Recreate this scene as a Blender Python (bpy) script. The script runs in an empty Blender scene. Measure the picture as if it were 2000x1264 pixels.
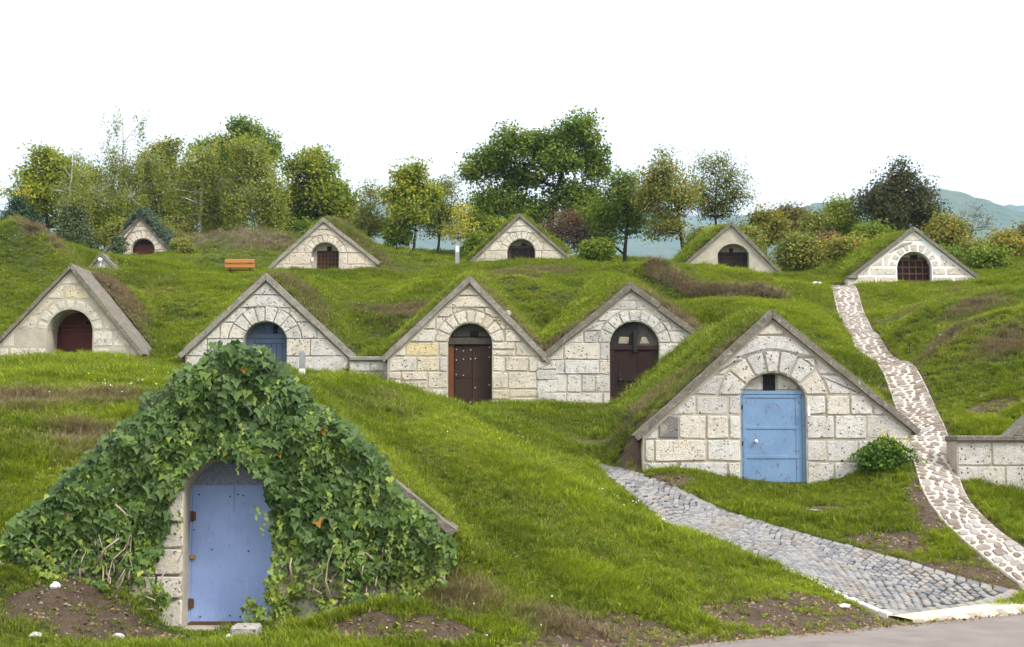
import bpy, bmesh, math, random
import numpy as np
from mathutils import Vector, Matrix

R = math.radians
SC = bpy.context.scene
COL = SC.collection

# ------------------------------------------------------------------ camera
F_PX, CX, CY = 2600.0, 1000.0, 632.0        # focal length and centre in photo pixels (2000 x 1264)
CAM_H = 2.4
PITCH = math.atan((870 - 632) / F_PX)
cam = bpy.data.cameras.new('camera')
cam.sensor_width = 36.0
cam.lens = F_PX / 2000.0 * 36.0
cam.clip_start, cam.clip_end = 0.1, 9000.0
camo = bpy.data.objects.new('camera', cam)
camo.location = (0, 0, CAM_H)
camo.rotation_euler = (R(90) + PITCH, 0, 0)
COL.objects.link(camo)
SC.camera = camo

# ------------------------------------------------------------------ sky, sun, exposure (bright overcast)
SUN_EL, SUN_AZ = R(42), R(125)              # azimuth from +Y, clockwise
w = bpy.data.worlds.new('World'); SC.world = w; w.use_nodes = True
nt = w.node_tree; nt.nodes.clear()
sky = nt.nodes.new('ShaderNodeTexSky'); sky.sky_type = 'NISHITA'; sky.sun_disc = False
sky.sun_elevation = SUN_EL; sky.sun_rotation = SUN_AZ; sky.dust_density = 4.0
hsv = nt.nodes.new('ShaderNodeHueSaturation'); hsv.inputs['Saturation'].default_value = 0.3
mx = nt.nodes.new('ShaderNodeMix'); mx.data_type = 'RGBA'; mx.inputs[0].default_value = 0.8
# the closed white cloud deck: standard overcast sky, (1 + 2 sin elevation) / 3 of its zenith brightness
tc = nt.nodes.new('ShaderNodeTexCoord'); sx_ = nt.nodes.new('ShaderNodeSeparateXYZ'); nt.links.new(tc.outputs['Generated'], sx_.inputs[0])
mr_ = nt.nodes.new('ShaderNodeMapRange'); mr_.inputs['To Min'].default_value = 1 / 3; mr_.inputs['To Max'].default_value = 1.0
nt.links.new(sx_.outputs['Z'], mr_.inputs['Value'])
vm = nt.nodes.new('ShaderNodeVectorMath'); vm.operation = 'SCALE'; vm.inputs[0].default_value = (13.0, 13.1, 13.3)
nt.links.new(mr_.outputs[0], vm.inputs['Scale']); nt.links.new(vm.outputs[0], mx.inputs[7])
bg = nt.nodes.new('ShaderNodeBackground'); bg.inputs['Strength'].default_value = 0.1
wo = nt.nodes.new('ShaderNodeOutputWorld')
nt.links.new(sky.outputs[0], hsv.inputs['Color']); nt.links.new(hsv.outputs[0], mx.inputs[6])
nt.links.new(mx.outputs[2], bg.inputs['Color']); nt.links.new(bg.outputs[0], wo.inputs['Surface'])
sun = bpy.data.lights.new('sun', 'SUN'); sun.energy = 1.5; sun.angle = R(11); sun.color = (1.0, 0.96, 0.9)
suno = bpy.data.objects.new('sun', sun); COL.objects.link(suno)
sd = Vector((math.sin(SUN_AZ) * math.cos(SUN_EL), math.cos(SUN_AZ) * math.cos(SUN_EL), math.sin(SUN_EL)))
suno.rotation_euler = sd.to_track_quat('Z', 'Y').to_euler()
SC.view_settings.view_transform = 'Standard'; SC.view_settings.look = 'None'
SC.view_settings.exposure = 1.38; SC.view_settings.gamma = 1.0; SC.view_settings.use_curve_mapping = False
SC.render.engine = 'CYCLES'
SC.cycles.max_bounces = 6; SC.cycles.diffuse_bounces = 3; SC.cycles.transmission_bounces = 3
SC.cycles.transparent_max_bounces = 8; SC.cycles.volume_bounces = 1
SC.cycles.use_adaptive_sampling = True; SC.cycles.adaptive_threshold = 0.015

# ------------------------------------------------------------------ measuring helpers
ct, st = math.cos(PITCH), math.sin(PITCH)
def ray(px, py):
    u, v = (px - CX) / F_PX, (CY - py) / F_PX
    return (u, ct - v * st, st + v * ct)
def at(px, py, Y):
    d = ray(px, py); t = Y / d[1]
    return (d[0] * t, Y, CAM_H + d[2] * t)
def hit(px, py, z):
    d = ray(px, py); t = (z - CAM_H) / d[2]
    return (d[0] * t, d[1] * t, z)
def proj(x, y, z):
    dz = z - CAM_H
    dep = y * ct + dz * st; up = -y * st + dz * ct
    return CX + F_PX * x / dep, CY - F_PX * up / dep

rng = np.random.default_rng(7)
random.seed(7)
def _h(ix, iy, seed):
    n = (ix.astype(np.int64) * 374761393 + iy.astype(np.int64) * 668265263 + seed * 1274126177) & 0x7fffffff
    n = ((n ^ (n >> 13)) * 1274126177) & 0x7fffffff
    return ((n ^ (n >> 16)) & 0xffff) / 65535.0
def vn(x, y, s=1.0, seed=0):
    x = np.asarray(x, float) / s; y = np.asarray(y, float) / s
    ix = np.floor(x); iy = np.floor(y); fx = x - ix; fy = y - iy
    fx = fx * fx * (3 - 2 * fx); fy = fy * fy * (3 - 2 * fy)
    a = _h(ix, iy, seed); b = _h(ix + 1, iy, seed); c = _h(ix, iy + 1, seed); d = _h(ix + 1, iy + 1, seed)
    return (a + (b - a) * fx) * (1 - fy) + (c + (d - c) * fx) * fy
def fbm(x, y, s, seed=0, o=3):
    t = 0; a = 1.0; n = 0
    for k in range(o):
        t = t + a * (vn(x, y, s, seed + k) - 0.5); n += a; a *= 0.5; s *= 0.5
    return t / n * 2
def sstep(a, b, x):
    t = np.clip((x - a) / (b - a), 0, 1); return t * t * (3 - 2 * t)

# ------------------------------------------------------------------ object helpers
def tag(o, label=None, cat=None, group=None, kind=None):
    if label: o['label'] = label
    if cat: o['category'] = cat
    if group: o['group'] = group
    if kind: o['kind'] = kind
    return o
def empty(name, loc, label=None, cat=None, group=None):
    o = bpy.data.objects.new(name, None); o.location = loc; o.empty_display_size = 0.2
    COL.objects.link(o); return tag(o, label, cat, group)
def root_loc(p):
    l = Vector((0, 0, 0))
    while p: l = l + p.location; p = p.parent
    return l
def mesh_obj(name, verts, faces, mat=None, parent=None, smooth=False, rel=True):
    me = bpy.data.meshes.new(name)
    if parent is not None and rel:
        l = root_loc(parent); verts = [(v[0] - l.x, v[1] - l.y, v[2] - l.z) for v in verts]
    me.from_pydata(verts, [], faces)
    if smooth: me.polygons.foreach_set('use_smooth', [True] * len(me.polygons))
    if mat: me.materials.append(mat)
    o = bpy.data.objects.new(name, me); COL.objects.link(o)
    if parent is not None: o.parent = parent
    return o
def np_mesh(name, V, Fq, mat, parent=None, attrs=None, smooth=False):
    """big meshes from numpy arrays; every face has the same vertex count"""
    V = np.asarray(V, np.float32)
    if parent is not None:
        V = V - np.array(root_loc(parent), np.float32)
    Fq = np.asarray(Fq, np.int32); n, k = Fq.shape
    me = bpy.data.meshes.new(name)
    me.vertices.add(len(V)); me.vertices.foreach_set('co', V.ravel())
    me.loops.add(n * k); me.loops.foreach_set('vertex_index', Fq.ravel())
    me.polygons.add(n); me.polygons.foreach_set('loop_start', np.arange(0, n * k, k, dtype=np.int32))
    if smooth: me.polygons.foreach_set('use_smooth', np.ones(n, bool))
    for an, av in (attrs or {}).items():
        a = me.attributes.new(an, 'FLOAT', 'POINT'); a.data.foreach_set('value', np.asarray(av, np.float32))
    me.update(calc_edges=True)
    if mat: me.materials.append(mat)
    o = bpy.data.objects.new(name, me); COL.objects.link(o)
    if parent is not None: o.parent = parent
    return o

class MB:
    def __init__(s): s.v = []; s.f = []
    def add(s, vs, fs):
        b = len(s.v); s.v += [tuple(v) for v in vs]; s.f += [tuple(b + i for i in f) for f in fs]; return s
    def box(s, x0, x1, y0, y1, z0, z1, bev=0.0):
        if bev > 0:
            bm = bmesh.new(); bmesh.ops.create_cube(bm, size=1)
            for v in bm.verts:
                v.co = Vector((x0 + (v.co.x + .5) * (x1 - x0), y0 + (v.co.y + .5) * (y1 - y0), z0 + (v.co.z + .5) * (z1 - z0)))
            bmesh.ops.bevel(bm, geom=bm.edges[:], offset=min(bev, .45 * min(abs(x1 - x0), abs(y1 - y0), abs(z1 - z0))), segments=1, affect='EDGES')
            bm.verts.index_update()
            s.add([v.co[:] for v in bm.verts], [[v.index for v in f.verts] for f in bm.faces]); bm.free(); return s
        return s.add([(x0, y0, z0), (x1, y0, z0), (x1, y1, z0), (x0, y1, z0), (x0, y0, z1), (x1, y0, z1), (x1, y1, z1), (x0, y1, z1)],
                     [(0, 3, 2, 1), (4, 5, 6, 7), (0, 1, 5, 4), (1, 2, 6, 5), (2, 3, 7, 6), (3, 0, 4, 7)])
    def prism(s, poly, y0, y1):
        """poly in (x,z), counter-clockwise; y0 is the front"""
        n = len(poly)
        return s.add([(p[0], y0, p[1]) for p in poly] + [(p[0], y1, p[1]) for p in poly],
                     [tuple(range(n)), tuple(range(2 * n - 1, n - 1, -1))] + [(i, i + n, (i + 1) % n + n, (i + 1) % n) for i in range(n)])
    def tube(s, pts, rad, n=6, cap=True):
        pts = [Vector(p) for p in pts]; m = len(pts); b = len(s.v); ref = Vector((0.31, 0.17, 0.93))
        for i, p in enumerate(pts):
            t = (pts[min(i + 1, m - 1)] - pts[max(i - 1, 0)])
            t = t.normalized() if t.length > 1e-9 else Vector((0, 0, 1))
            a = t.cross(ref)
            if a.length < 1e-3: a = t.cross(Vector((1, 0, 0)))
            a.normalize(); c = t.cross(a); r = rad[i] if hasattr(rad, '__len__') else rad
            for k in range(n):
                g = 2 * math.pi * k / n; s.v.append(tuple(p + a * (r * math.cos(g)) + c * (r * math.sin(g))))
        for i in range(m - 1):
            for k in range(n):
                s.f.append((b + i * n + k, b + i * n + (k + 1) % n, b + (i + 1) * n + (k + 1) % n, b + (i + 1) * n + k))
        if cap:
            s.f.append(tuple(b + k for k in range(n - 1, -1, -1))); s.f.append(tuple(b + (m - 1) * n + k for k in range(n)))
        return s
    def ball(s, c, r, nu=8, nv=6, sc=(1, 1, 1)):
        vs = []; fs = []
        for j in range(nv + 1):
            ph = math.pi * j / nv
            for i in range(nu):
                th = 2 * math.pi * i / nu
                vs.append((c[0] + r * sc[0] * math.sin(ph) * math.cos(th), c[1] + r * sc[1] * math.sin(ph) * math.sin(th), c[2] + r * sc[2] * math.cos(ph)))
        for j in range(nv):
            for i in range(nu):
                fs.append((j * nu + i, (j + 1) * nu + i, (j + 1) * nu + (i + 1) % nu, j * nu + (i + 1) % nu))
        return s.add(vs, fs)
    def build(s, name, mat, parent=None, smooth=False): return mesh_obj(name, s.v, s.f, mat, parent, smooth)

# ------------------------------------------------------------------ materials
class NT:
    def __init__(s, name):
        s.m = bpy.data.materials.new(name); s.m.use_nodes = True; s.t = s.m.node_tree
        s.b = s.t.nodes['Principled BSDF']; s.out = s.t.nodes['Material Output']
        s.b.inputs['Roughness'].default_value = 0.85; s.b.inputs['Specular IOR Level'].default_value = 0.25
        s._pos = None
    def n(s, ty, ins=None, **props):
        nd = s.t.nodes.new(ty)
        for k, v in props.items(): setattr(nd, k, v)
        for k, v in (ins or {}).items(): s.set(nd.inputs[k], v)
        return nd
    def set(s, sock, v):
        if isinstance(v, bpy.types.NodeSocket): s.t.links.new(v, sock)
        elif isinstance(v, (tuple, list)) and len(v) == 3 and sock.type == 'RGBA': sock.default_value = (*v, 1)
        else: sock.default_value = v
    def pos(s):
        if s._pos is None: s._pos = s.n('ShaderNodeNewGeometry').outputs['Position']
        return s._pos
    def noise(s, scale, detail=4, rough=0.55, vec=None):
        return s.n('ShaderNodeTexNoise', {'Vector': vec or s.pos(), 'Scale': scale, 'Detail': detail, 'Roughness': rough}).outputs['Fac']
    def vor(s, scale, feature='F1', vec=None, out='Distance'):
        return s.n('ShaderNodeTexVoronoi', {'Vector': vec or s.pos(), 'Scale': scale}, feature=feature).outputs[out]
    def mr(s, v, a, b, c=0.0, d=1.0):
        return s.n('ShaderNodeMapRange', {'Value': v, 'From Min': a, 'From Max': b, 'To Min': c, 'To Max': d}).outputs[0]
    def mix(s, f, a, b, mode='MIX'):
        nd = s.n('ShaderNodeMix', data_type='RGBA', blend_type=mode)
        s.set(nd.inputs[0], f); s.set(nd.inputs[6], a); s.set(nd.inputs[7], b); return nd.outputs[2]
    def math(s, op, a, b=0.0):
        nd = s.n('ShaderNodeMath', operation=op); s.set(nd.inputs[0], a); s.set(nd.inputs[1], b); return nd.outputs[0]
    def attr(s, name, ty='GEOMETRY'):
        nd = s.n('ShaderNodeAttribute'); nd.attribute_name = name; nd.attribute_type = ty; return nd.outputs['Fac']
    def bump(s, h, strength=0.4, dist=0.02):
        s.set(s.b.inputs['Normal'], s.n('ShaderNodeBump', {'Height': h, 'Strength': strength, 'Distance': dist}).outputs[0])
    def stretch(s, sx, sy, sz):
        return s.n('ShaderNodeVectorMath', {0: s.pos(), 1: (sx, sy, sz)}, operation='MULTIPLY').outputs[0]
    def color(s, c): s.set(s.b.inputs['Base Color'], c); return s
    def rough(s, r): s.set(s.b.inputs['Roughness'], r); return s

MAT = {}
def m_stone():
    t = NT('tuff_stone'); oi = t.n('ShaderNodeObjectInfo')
    base = t.mix(t.mr(t.noise(6, 6, .7), .3, .7), oi.outputs['Color'], (0.82, 0.79, 0.74), 'MULTIPLY')
    base = t.mix(t.mr(t.noise(1.5, 5, .65), .48, .66, 0, .5), base, (0.36, 0.33, 0.29))
    base = t.mix(t.mr(t.noise(2.6, 5, .7), .54, .7, 0, .5), base, (0.62, 0.51, 0.35))
    pores = t.math('MULTIPLY', t.mr(t.vor(11), .17, .24, 1, 0), t.mr(t.noise(5, 2), .42, .5))
    fine = t.math('MULTIPLY', t.mr(t.vor(30), .22, .32, 1, 0), t.mr(t.noise(11, 2), .46, .54, 0, .85))
    rnd = oi.outputs['Random']; pores = t.math('MULTIPLY', pores, t.mr(rnd, 0, 1, .45, 1)); fine = t.math('MULTIPLY', fine, t.mr(t.math('FRACT', t.math('MULTIPLY', rnd, 7.3)), 0, 1, .3, 1))
    blot = t.mr(t.noise(3.2, 6, .75), .62, .72, 0, .75)
    p = t.math('MAXIMUM', pores, fine)
    base = t.mix(blot, base, (0.14, 0.125, 0.11))
    base = t.mix(p, base, (0.085, 0.08, 0.085))
    t.color(base).rough(.92)
    h = t.math('SUBTRACT', t.noise(18, 7, .75), t.math('MULTIPLY', p, 1.0))
    t.bump(h, .9, .04); return t.m
def m_mortar(name, c1, c2, spk=.3):
    t = NT(name)
    b = t.mix(t.mr(t.noise(3.5, 5, .65), .3, .7), c1, c2)
    b = t.mix(t.mr(t.noise(22, 4, .7), .5, .75, 0, spk), b, (0.12, 0.11, 0.1))
    b = t.mix(t.mr(t.noise(1.1, 3), .52, .75, 0, .5), b, (0.24, 0.21, 0.17))
    t.color(b).rough(.95); t.bump(t.noise(26, 6, .7), .7, .03); return t.m
def m_slab(name, c1, c2, lich=.5):
    t = NT(name)
    b = t.mix(t.mr(t.noise(4, 5, .65), .3, .7), c1, c2)
    b = t.mix(t.mr(t.noise(14, 4, .7), .55, .68, 0, lich), b, (0.5, 0.48, 0.4))
    b = t.mix(t.mr(t.noise(9, 4, .7, t.stretch(1.3, 1, .9)), .54, .7, 0, .7), b, (0.055, 0.05, 0.04))
    b = t.mix(t.mr(t.noise(2.2, 3), .5, .72, 0, .5), b, (0.13, 0.12, 0.055))
    t.color(b).rough(.95); t.bump(t.noise(20, 6, .7), .8, .04); return t.m
def m_paint(name, c, c2, rust=.35, wear=.3, rough=.55, rustc=(0.12, 0.045, 0.015)):
    t = NT(name)
    b = t.mix(t.mr(t.noise(2.0, 4), .3, .7), c, c2)
    b = t.mix(t.mr(t.noise(9, 5, .7, t.stretch(3, 1, .7)), .55, .8, 0, wear), b, tuple(min(1, x * 1.5 + .04) for x in c))
    b = t.mix(t.mr(t.noise(30, 5, .8), .6, .75, 0, wear * .7), b, tuple(x * .45 for x in c))
    b = t.mix(t.mr(t.noise(7, 6, .8, t.stretch(1.6, 1, 1.1)), .57, .66, 0, rust), b, rustc)
    t.color(b).rough(t.mr(t.noise(6, 3), .3, .7, rough - .1, rough + .15)); t.bump(t.noise(11, 4), .12, .02); return t.m
def m_wood(name, c, c2, gap=.4, rough=.6):
    t = NT(name)
    g = t.noise(7, 5, .65, t.stretch(7, 7, .6))
    b = t.mix(t.mr(g, .32, .68), c, c2)
    b = t.mix(t.mr(t.noise(2.5, 4), .5, .75, 0, gap), b, tuple(x * .4 for x in c))
    t.color(b).rough(rough); t.bump(g, .4, .012); return t.m
def m_plain(name, c, rough=.6, metal=0.0, var=.25):
    t = NT(name); t.color(t.mix(t.mr(t.noise(12, 4), .3, .7), c, tuple(x * (1 - var) for x in c))).rough(rough)
    t.b.inputs['Metallic'].default_value = metal; return t.m
def m_leaf(name, c0, c1, c2, trans=.3, rough=.65, spec=.1):
    """c0 -> c1 -> c2 along the leaf's own 'tint'"""
    t = NT(name); a = t.attr('tint')
    c = t.mix(t.mr(a, 0, .55), c0, c1); c = t.mix(t.mr(a, .6, 1), c, c2)
    t.color(c).rough(rough); t.b.inputs['Specular IOR Level'].default_value = spec
    tr = t.n('ShaderNodeBsdfTranslucent', {'Color': t.mix(.5, c, (c1[0] * 1.3, c1[1] * 1.3, c1[2] * .8))})
    ms = t.n('ShaderNodeMixShader', {0: trans, 1: t.b.outputs[0], 2: tr.outputs[0]})
    t.t.links.new(ms.outputs[0], t.out.inputs['Surface']); return t.m
MAT['stone'] = m_stone()
MAT['mortar'] = m_mortar('lime_mortar', (0.50, 0.45, 0.36), (0.36, 0.32, 0.25))
MAT['mortar_dark'] = m_mortar('weathered_mortar', (0.33, 0.3, 0.24), (0.2, 0.18, 0.14))
MAT['plaster'] = m_mortar('stained_plaster', (0.50, 0.46, 0.37), (0.36, 0.32, 0.25), .25)
MAT['white_joint'] = m_plain('white_joint_paint', (0.8, 0.8, 0.79), .8, 0, .08)
MAT['slab'] = m_slab('roof_slab_concrete', (0.2, 0.175, 0.14), (0.115, 0.1, 0.08))
MAT['slab_pale'] = m_slab('pale_roof_slab', (0.3, 0.275, 0.235), (0.19, 0.17, 0.14))
MAT['blue'] = m_paint('blue_sheet_paint', (0.29, 0.385, 0.65), (0.24, 0.325, 0.57), .25, .35, .65)
MAT['blue2'] = m_paint('blue_rusted_paint', (0.165, 0.27, 0.42), (0.125, 0.21, 0.345), .9, .5, .6)
MAT['blue3'] = m_paint('slate_blue_wood_paint', (0.105, 0.145, 0.23), (0.075, 0.105, 0.175), .1, .3, .7)
MAT['red'] = m_paint('oxblood_paint', (0.115, 0.026, 0.017), (0.068, 0.017, 0.012), .25, .15, .55, (0.03, .01, .008))
MAT['brown'] = m_wood('dark_brown_wood', (0.052, 0.025, 0.015), (0.024, 0.013, 0.009))
MAT['brown_warm'] = m_wood('warm_brown_wood', (0.13, 0.055, 0.018), (0.075, 0.03, 0.01))
MAT['orange_post'] = m_wood('orange_brown_post', (0.19, 0.062, 0.02), (0.1, 0.033, 0.012))
MAT['grey_wood'] = m_wood('weathered_grey_wood', (0.085, 0.068, 0.052), (0.04, 0.033, 0.026))
MAT['maroon'] = m_wood('maroon_wood', (0.034, 0.013, 0.010), (0.018, 0.008, 0.007))
MAT['black'] = m_plain('dark_void', (0.012, 0.011, 0.01), .9)
MAT['soot'] = m_mortar('sooty_plaster', (0.035, 0.032, 0.03), (0.015, 0.014, 0.013), .2)
MAT['iron'] = m_plain('dark_iron', (0.035, 0.03, 0.028), .6, .5)
MAT['rust'] = m_plain('rusty_iron', (0.13, 0.055, 0.025), .85)
MAT['brass'] = m_plain('brass', (0.55, 0.38, 0.1), .4, .8)
MAT['white'] = m_plain('white_enamel', (0.78, 0.78, 0.76), .4, 0, .06)
MAT['offwhite'] = m_plain('off_white_paint', (0.62, 0.62, 0.6), .6)
MAT['post_grey'] = m_plain('grey_metal_post', (0.32, 0.33, 0.34), .5, .3)
MAT['bench'] = m_wood('orange_bench_wood', (0.50, 0.2, 0.055), (0.4, 0.15, 0.04), .1)

# ------------------------------------------------------------------ the cellars, measured from the photograph
CELL = {
 # Y, apex, left eave, right eave, base y, opening (x0, x1, crown y, spring y), outer ring y, recess
 'A':  dict(Y=17.7, apex=(452, 705), eL=(22, 1068), eR=(868, 1036), base=1230, op=(362, 534, 894, 958), ring=845, rec=.34, bulge=.04, g=-.01),
 'B':  dict(Y=26.0, apex=(1507, 622), eL=(1255, 852), eR=(1780, 842), base=962, op=(1446, 1573, 728, 772), ring=684, rec=.13, bulge=.22, g=.03, shl=.0, fall=.8),
 'C1': dict(Y=37.0, apex=(140, 526), eL=(-8, 680), eR=(272, 690), base=712, op=(92, 181, 604, 645), ring=583, rec=.9, bulge=.0, g=.02, fv=1.5),
 'C2': dict(Y=36.0, apex=(520, 548), eL=(362, 694), eR=(683, 699), base=735, op=(476, 560, 628, 662), ring=598, rec=.4, bulge=.2, g=.1, shr=.6),
 'C3': dict(Y=35.0, apex=(917, 553), eL=(757, 702), eR=(1064, 705), base=800, op=(875, 961, 631, 668), ring=606, rec=.28, bulge=.22, g=.13, shl=.6, shr=.2),
 'C4': dict(Y=35.0, apex=(1232, 566), eL=(1067, 700), eR=(1387, 676), base=800, op=(1191, 1287, 628, 670), ring=605, rec=.14, bulge=.25, g=.13, shl=.2, shr=.4),
 'D1': dict(Y=66.0, apex=(274, 428), eL=(192, 508), eR=(344, 506), base=514, op=(256, 302, 466, 488), ring=450, rec=.35, bulge=.5, g=.0),
 'S':  dict(Y=50.0, apex=(199, 501), eL=(172, 530), eR=(236, 536), base=548, op=None, ring=0, rec=.1, bulge=.02, g=.03),
 'D2': dict(Y=55.0, apex=(632, 434), eL=(533, 523), eR=(735, 515), base=536, op=(608, 662, 474, 494), ring=459, rec=.4, bulge=.2, g=.1),
 'D3': dict(Y=56.0, apex=(1015, 424), eL=(916, 519), eR=(1112, 508), base=530, op=(991, 1045, 467, 490), ring=452, rec=.4, bulge=.25, g=.05),
 'D4': dict(Y=52.0, apex=(1428, 441), eL=(1342, 517), eR=(1527, 540), base=548, op=(1402, 1463, 476, 495), ring=460, rec=.4, bulge=.2, g=.05),
 'D5': dict(Y=48.0, apex=(1785, 451), eL=(1668, 542), eR=(1907, 545), base=560, op=(1752, 1820, 491, 522), ring=475, rec=.3, bulge=.12, g=.05),
}
for k, c in CELL.items():
    Y = c['Y']
    a = at(*c['apex'], Y); l = at(*c['eL'], Y); r = at(*c['eR'], Y)
    c['ax'], c['az'] = a[0], a[2]; c['lx'], c['lz'] = l[0], l[2]; c['rx'], c['rz'] = r[0], r[2]
    c['bz'] = at(c['apex'][0], c['base'], Y)[2]
    c['sl'] = (c['az'] - c['lz']) / (c['ax'] - c['lx']); c['sr'] = (c['az'] - c['rz']) / (c['rx'] - c['ax'])
    if c['op']:
        x0, x1, yc, ys = c['op']
        c['o0'] = at(x0, ys, Y)[0]; c['o1'] = at(x1, ys, Y)[0]; c['oc'] = (c['o0'] + c['o1']) / 2; c['ow'] = (c['o1'] - c['o0']) / 2
        c['zc'] = at(x0, yc, Y)[2]; c['zs'] = at(x0, ys, Y)[2]
        rise = min(c['zc'] - c['zs'], c['ow'] * .98); c['zs'] = c['zc'] - rise
        c['R'] = (c['ow'] ** 2 + rise ** 2) / (2 * rise); c['cz'] = c['zc'] - c['R']
        c['rt'] = at(x0, c['ring'], Y)[2] - c['zc']

# ------------------------------------------------------------------ terrain
PATH_L = [(1735, 1203, 19.6), (1651, 1167, 20.2), (1573, 1130, 20.9), (1506, 1101, 21.4), (1401, 1061, 22.3), (1312, 1030, 23.0), (1234, 972, 24.6), (1150, 916, 26.8)]
PATH_R = [(1992, 1164, 21.6), (1835, 1117, 22.1), (1696, 1077, 22.7), (1573, 1045, 23.3), (1462, 1011, 24.0), (1373, 983, 24.7), (1261, 944, 25.7), (1172, 905, 27.4)]
RUB = [(2080, 1150, 21.5), (2000, 1103, 22.3), (1921, 1045, 23.2), (1874, 997, 24), (1840, 939, 25), (1811, 852, 27.3), (1778, 775, 30.5), (1730, 715, 34), (1703, 688, 36), (1678, 650, 39), (1660, 605, 43), (1641, 560, 47.8)]
CP = PATH_L + PATH_R + RUB + [
 # strip along the road
 (-300, 1300, 15), (0, 1250, 15.9), (200, 1250, 16.2), (330, 1245, 17), (450, 1238, 17.4), (600, 1250, 16.6), (800, 1245, 16.8), (1000, 1240, 17.1), (1200, 1235, 17.4), (1400, 1215, 18.3), (1560, 1195, 19.2), (1690, 1190, 19.6),
 # bank left of the ivy gable
 (-300, 900, 20), (-300, 730, 27), (0, 1050, 18.3), (0, 930, 20.2), (0, 800, 23.5), (0, 732, 27.5), (200, 800, 23.5), (200, 726, 28), (330, 724, 28), (450, 752, 27.5), (580, 764, 27),
 # big bank to the right of the ivy gable
 (650, 752, 27), (735, 750, 27), (620, 800, 24), (700, 815, 23.6), (800, 905, 21.2), (870, 800, 26.6), (950, 834, 26.2), (1000, 900, 22.8), (1060, 888, 25.6), (1150, 950, 24.4), (1000, 1020, 20.2), (900, 1080, 18.6), (900, 1180, 17.4), (1150, 1100, 19.3), (1300, 1120, 20.0), (1250, 1010, 22.9), (1100, 1180, 18.0),
 # terrace in front of the middle row
 (-200, 710, 33), (130, 718, 34.5), (400, 738, 33.5), (590, 745, 33), (740, 765, 33.5), (920, 802, 33.4), (1060, 800, 33.3), (1150, 805, 32.6), (1240, 800, 33), (1000, 812, 32), (960, 822, 30),
 (1180, 855, 30),
 # around the right blue door
 (1290, 905, 25.8), (1400, 935, 25.8), (1510, 958, 25.7), (1650, 955, 25.6), (1760, 900, 25.8), (1720, 985, 24.6), (1800, 1030, 23.6), (1600, 990, 25),
 # right hill and low wall
 (1900, 842, 27.3), (2000, 845, 27.3), (1860, 800, 29), (1930, 980, 25.2), (2000, 975, 25.4), (1960, 1010, 24.4), (2200, 1000, 24.5), (2200, 800, 28),
 (1830, 735, 31.2), (1960, 745, 29.2), (1780, 635, 38), (1880, 655, 33.5), (2000, 630, 33), (1950, 590, 38), (1720, 590, 43.5), (1850, 590, 42), (2000, 575, 42), (1780, 552, 46.2), (1900, 552, 46), (2000, 535, 47), (2200, 530, 47), (1690, 560, 47),
 # slope between the middle row and the upper row
 (-200, 640, 38), (0, 640, 41), (40, 560, 46), (80, 480, 51), (180, 532, 51), (-200, 500, 50), (250, 600, 42), (260, 545, 47), (400, 600, 42), (400, 550, 46.5),
 (340, 520, 57), (250, 522, 57.5), (280, 518, 61), (430, 532, 55), (500, 545, 52), (640, 532, 53), (740, 532, 53), (470, 512, 62), (650, 580, 46), (760, 600, 44.5), (780, 540, 52), (850, 535, 53), (700, 660, 39.5),
 (880, 530, 53), (950, 522, 53), (1040, 514, 51), (1100, 512, 51), (1150, 525, 52), (1120, 560, 46), (1100, 620, 40.5), (1000, 545, 46.5),
 (1200, 532, 54), (1265, 527, 57), (1320, 524, 53), (1400, 519, 48.5), (1480, 535, 48), (1430, 575, 44), (1330, 560, 45), (1300, 600, 41), (1500, 600, 41.5), (1560, 610, 39), (1600, 560, 46), (1590, 540, 50), (1560, 680, 33), (1450, 650, 36),
 # plateau with the trees, then down the far side
 (-300, 525, 72), (100, 525, 74), (210, 515, 71), (390, 458, 76), (500, 470, 77), (600, 475, 74), (760, 490, 66), (900, 527, 60), (1000, 530, 68), (1220, 535, 66), (1300, 545, 62), (1335, 535, 65), (1500, 520, 62), (1650, 525, 60), (1850, 525, 60), (2100, 515, 60),
 (100, 520, 105), (700, 560, 105), (1200, 640, 110), (1800, 640, 110)]
_FP = [(CELL['A']['oc'] + _u, 17.7 + _v, CELL['A']['bz'] + .03) for _u in (-1.2, -.5, .5, 1.2) for _v in (-.9, -.3, .5)]
for _k, _c in CELL.items():
    if _k in ('A', 'B'): continue
    for _f in (-.75, 0, .75):
        _u = _f * ((_c['ax'] - _c['lx']) if _f < 0 else (_c['rx'] - _c['ax']))
        _FP += [(_c['ax'] + _u, _c['Y'] - .2, _c['bz'] + .05), (_c['ax'] + _u, _c['Y'] - 1.6, _c['bz'] - .02)]
CPW = np.array([at(*p) for p in CP] + _FP + [(-70, 10, 0), (70, 10, -.2), (-60, 60, 10), (60, 55, 9), (-75, 140, 0), (0, 140, -6), (75, 140, -6), (0, 6, -.2), (-20, 8, -.1), (20, 8, -.2)])
_c2 = 1.2 ** 2
def _phi(r2): return -np.sqrt(r2 + _c2)
_n = len(CPW)
_A = np.zeros((_n + 3, _n + 3))
_d2 = ((CPW[:, None, :2] - CPW[None, :, :2]) ** 2).sum(-1)
_A[:_n, :_n] = _phi(_d2) + np.eye(_n) * .08
_A[:_n, _n] = 1; _A[:_n, _n + 1:] = CPW[:, :2]; _A[_n, :_n] = 1; _A[_n + 1:, :_n] = CPW[:, :2].T
_W = np.linalg.solve(_A, np.concatenate([CPW[:, 2], [0, 0, 0]]))
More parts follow.
